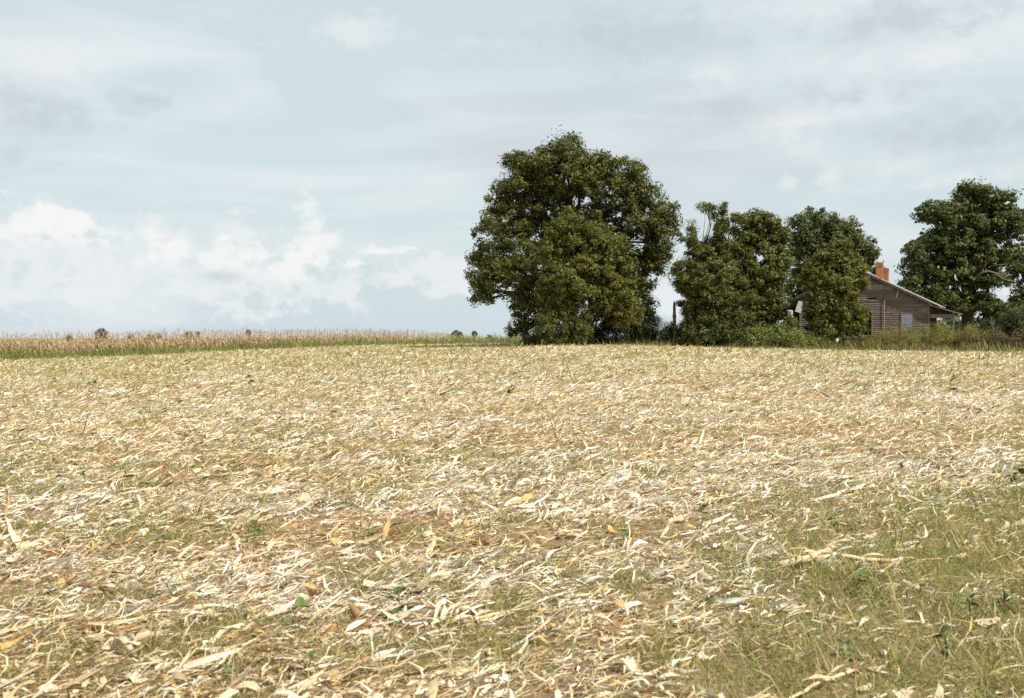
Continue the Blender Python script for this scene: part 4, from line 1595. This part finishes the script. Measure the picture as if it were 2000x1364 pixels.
def build_stalks():
    stalk('longest pale jointed corn stalk, bent, lying on the grass at lower right', [(1525, 1106, .03), (1560, 1098, .04), (1632, 1083, .06), (1680, 1092, .05), (1760, 1097, .03)], .014, M['stalk'])
    stalk('pale corn stalk lying just above the longest bent one', [(1520, 1104, .02), (1570, 1092, .05), (1610, 1078, .05), (1640, 1066, .03)], .018, M['stalk'])
    stalk('slim pale corn stalk slanting up from the bottom edge at right', [(1530, 1372, .03), (1600, 1332, .05), (1668, 1306, .07)], .0075, M['stalk'])
    stalk('thin pale stalk at the right end of the longest one', [(1775, 1096, .02), (1840, 1090, .04)], .009, M['stalk'])
    stalk('brown corn stalk lying on the ridge of the grassy patch', [(1582, 892, .03), (1640, 884, .05), (1705, 876, .03)], .024, M['stalk_dark'])
    stalk('dark brown corn stalk right of the ridge one', [(1725, 886, .03), (1800, 876, .04)], .022, M['stalk_dark'])
    stalk('straight dark stalk lying alone right of centre', [(1622, 862, .02), (1690, 858, .03)], .018, M['stalk_dark'])
    stalk('short dark stalk lying left of the straight one', [(1290, 872, .02), (1332, 876, .03)], .02, M['stalk_dark'])
    stalk('yellow corn stalk lying flat at left middle distance', [(398, 890, .02), (478, 886, .03)], .018, M['stalk'])
    stalk('thick brown stalk lying at left foreground', [(135, 1140, .03), (222, 1152, .04)], .02, M['stalk_dark'])
    stalk('golden stalk piece in the left foreground litter', [(385, 1192, .03), (432, 1208, .04)], .018, M['stalk'])
    stalk('short upright stalk stub tilted beside the earth clod', [(706, 1216, .0), (686, 1180, .10)], .024, M['stalk_dark'])
    stalk('pale stubby corn stalk end in the centre foreground', [(900, 1192, .03), (938, 1188, .04)], .026, M['stalk'])
    stalk('long golden stalk lying right of the stubby stalk end', [(905, 1214, .02), (990, 1196, .03), (1040, 1188, .03)], .012, M['stalk'])
    stalk('grey stalk piece left of the stubby stalk end', [(778, 1156, .02), (825, 1152, .03)], .026, M['stalk_dark'])
    stalk('split yellow stalk at the edge of the bare red earth', [(1082, 1042, .03), (1135, 1045, .03)], .018, M['stalk'])
    stalk('brown stalk lying behind the bare red earth', [(860, 1074, .03), (905, 1080, .02)], .014, M['stalk_dark'])
    stalk('pale stalk at the left picture edge', [(32, 1072, .02), (95, 1060, .04)], .022, M['stalk'])
    stalk('brown stalk leaning in the left centre litter', [(352, 1210, .02), (378, 1180, .08)], .007, M['stalk_dark'])
    stalk('dark stalk far out right of centre', [(1590, 760, .02), (1620, 774, .05)], .02, M['stalk_dark'])
    stalk('dark stalk far out left of the other dark distant stalk', [(1455, 782, .02), (1490, 790, .05)], .02, M['stalk_dark'])
    stalk('dark stalk lying at left middle distance', [(340, 848, .02), (420, 856, .04)], .02, M['stalk_dark'])
    stalk('grey stalk angled beside the left middle weeds', [(390, 858, .02), (405, 872, .04)], .02, M['stalk_dark'])
    stalk('pale stalk angled down to the grass patch', [(1360, 984, .02), (1420, 968, .05)], .02, M['stalk'])
    stalk('white stalk sliver lying on the grass patch', [(1500, 997, .01), (1522, 1012, .03)], .008, M['stalk'])


build_stalks()


def build_clods():
    for (px, py, s, lab) in [(705, 1232, .13, 'red earth clod with roots beside the tilted stalk stub'), (625, 893, .12, 'red clod left of centre in middle distance'),
                             (1302, 1008, .10, 'red clod at the left end of the grass patch'), (1560, 888, .12, 'red root clod at the left end of the ridge stalk'),
                             (100, 1088, .13, 'brown root clod at left foreground'), (765, 1045, .13, 'brown root clod left of the bare red earth'),
                             (948, 1062, .13, 'dark root clod behind the bare red earth'), (1390, 962, .12, 'low red clod on the ridge of the grass patch'),
                             (180, 1228, .10, 'dark clod in the left foreground litter'), (425, 1355, .08, 'brown clod at the bottom edge left of centre')]:
        p = on_ground(px, py)
        root = thing('earth_clod', lab, 'clod', p)
        bm = bmesh.new()
        bmesh.ops.create_icosphere(bm, subdivisions=3, radius=s)
        for v in bm.verts:
            n = float(fbm(np.array([v.co.x * 18 + px]), np.array([v.co.y * 18 + v.co.z * 13 + py]), 3)[0])
            m = float(fbm(np.array([v.co.x * 70 + px]), np.array([v.co.y * 70 + v.co.z * 60]), 8)[0])
            v.co *= (.40 + .6 * n) * (.75 + .5 * m)
            v.co.z = v.co.z * .5
        bm_obj('earth', bm, M['clod'], root)
        tb = []
        for k in range(10):
            a = RNG.uniform(0, 6.28)
            e = np.array([math.cos(a) * s * 1.25, math.sin(a) * s * 1.25, RNG.uniform(.01, s * .5)])
            tb.append(tube(wobble((0, 0, s * .15), e, 4, .008), [.005, .004, .003, .0015], 4))
        v, f = join_tubes(tb)
        link('roots', mesh_np('roots', v, f), M['stalk_dark'], root)


build_clods()


def build_weeds():
    """broad leaved seedlings; the leaves are separate pieces"""
    lm = []
    for i in range(3):
        bm = bmesh.new()
        rings = [(0, .10), (.18, .62), (.42, 1.0), (.7, .78), (.9, .35), (1.0, .04)]
        prev = None
        for (s, w) in rings:
            z = -.18 * s * s + .02 * i
            r = [bm.verts.new((s, w * .42, z + .05 * w)), bm.verts.new((s, 0, z - .02)), bm.verts.new((s, -w * .42, z + .05 * w))]
            if prev:
                bm.faces.new((prev[0], prev[1], r[1], r[0]))
                bm.faces.new((prev[1], prev[2], r[2], r[1]))
            prev = r
        me = bpy.data.meshes.new('leaf')
        bm.to_mesh(me)
        bm.free()
        mat = plain_mat('weed_leaf', [(0.13, 0.19, 0.05), (0.10, 0.155, 0.042), (0.18, 0.23, 0.075)][i], .6, .25, [(0.09, 0.14, 0.032), (0.07, 0.11, 0.03), (0.13, 0.18, 0.055)][i], 8.0, rnd=.3)
        me.materials.append(mat)
        lm.append(me)
    stemmat = plain_mat('weed_stem', (0.14, 0.16, 0.06), .7, .2)
    spots = [
        (778, 1206, 1.5, 12, 'largest broad leaved green weed in the centre foreground'),
        (505, 1050, 1.2, 14, 'spreading green weed left of centre in the foreground'),
        (302, 1084, .8, 7, 'small green weed left of the spreading one'),
        (995, 778, 1.6, 9, 'dark green weed alone in the middle of the field'),
        (1868, 772, 1.8, 9, 'dark green weed far out at right'),
        (245, 795, 1.2, 6, 'small weed far out at left'),
        (1630, 1042, 1.0, 6, 'green weed on the grass above the longest stalk'),
        (1672, 1036, 1.0, 5, 'thin leaved weed right above the longest stalk'),
        (1376, 1000, 1.1, 5, 'dark weed at the edge of the grass patch'),
        (962, 1132, 1.0, 6, 'weed below the bare red earth'),
        (1658, 1160, 1.2, 6, 'tall weed on the lower right grass'),
        (570, 1235, 1.2, 9, 'weed clump in the left centre foreground'),
        (252, 1336, .9, 6, 'weed at the bottom edge at left'),
        (452, 1332, .9, 7, 'weed at the bottom edge left of centre'),
        (605, 1315, 1.0, 6, 'weed near the bottom edge beside the pale leaf'),
        (165, 948, 1.2, 8, 'weed at left in the middle distance'),
        (250, 940, 1.4, 9, 'upright weed beside the left middle distance one'),
        (440, 942, 1.0, 5, 'single pale green weed in the middle distance'),
        (575, 945, 1.1, 5, 'weed right of the single pale green one'),
        (1460, 932, 1.2, 6, 'low weed on the ridge of the grassy patch'),
        (1215, 1055, 1.0, 6, 'weed right of the bare red earth'),
        (1705, 895, 1.2, 5, 'weed beside the dark brown stalk on the ridge'),
        (1840, 1280, 1.3, 8, 'green weed in the lower right corner grass'),
        (1660, 1290, 1.1, 6, 'weed right of the slim slanting stalk'),
        (1960, 1190, 1.6, 10, 'tall green weed at the right picture edge'),
        (1900, 1210, 1.2, 8, 'green weed left of the tall right edge one'),
        (1975, 950, 1.6, 9, 'green weed clump at the right edge in middle distance'),
        (490, 755, 2.2, 8, 'dark weed tuft far out left of centre'),
        (180, 765, 2.2, 8, 'weed tuft far out in the left green band'),
        (105, 750, 2.0, 8, 'leftmost weed tuft in the far green band'),
        (20, 925, 1.5, 9, 'weed at the left picture edge'),
    ]
    for (px, py, sc, nl, lab) in spots:
        p = on_ground(px, py)
        root = thing('broadleaf_weed', lab, 'weed', p, RNG.uniform(0, 6.28))
        dist = p.y
        base = .046 * sc * (1 + .012 * dist)
        hh = .10 * sc * (1 + .01 * dist)
        pts = wobble((0, 0, -.01), (RNG.normal(0, .02), RNG.normal(0, .02), hh), 4, .006)
        v, q, t = tube(pts, [.004 * sc, .0035 * sc, .003 * sc, .0015 * sc], 5)
        link('stem', mesh_np('stem', v, [q, t]), stemmat, root)
        for k in range(nl):
            o = link('leaf', lm[RNG.integers(3)], None, root)
            f = RNG.uniform(.15, 1)
            at = pts[min(3, int(f * 4))]
            a = k * 2.4 + RNG.normal(0, .3)
            rad = RNG.uniform(0, .2) * base
            o.location = (at[0] + math.cos(a) * rad, at[1] + math.sin(a) * rad, max(.015, at[2]))
            o.rotation_euler = (RNG.normal(0, .3), RNG.normal(-.05, .35), a)
            s = base * RNG.uniform(.7, 1.3)
            o.scale = (s, s, s)


build_weeds()
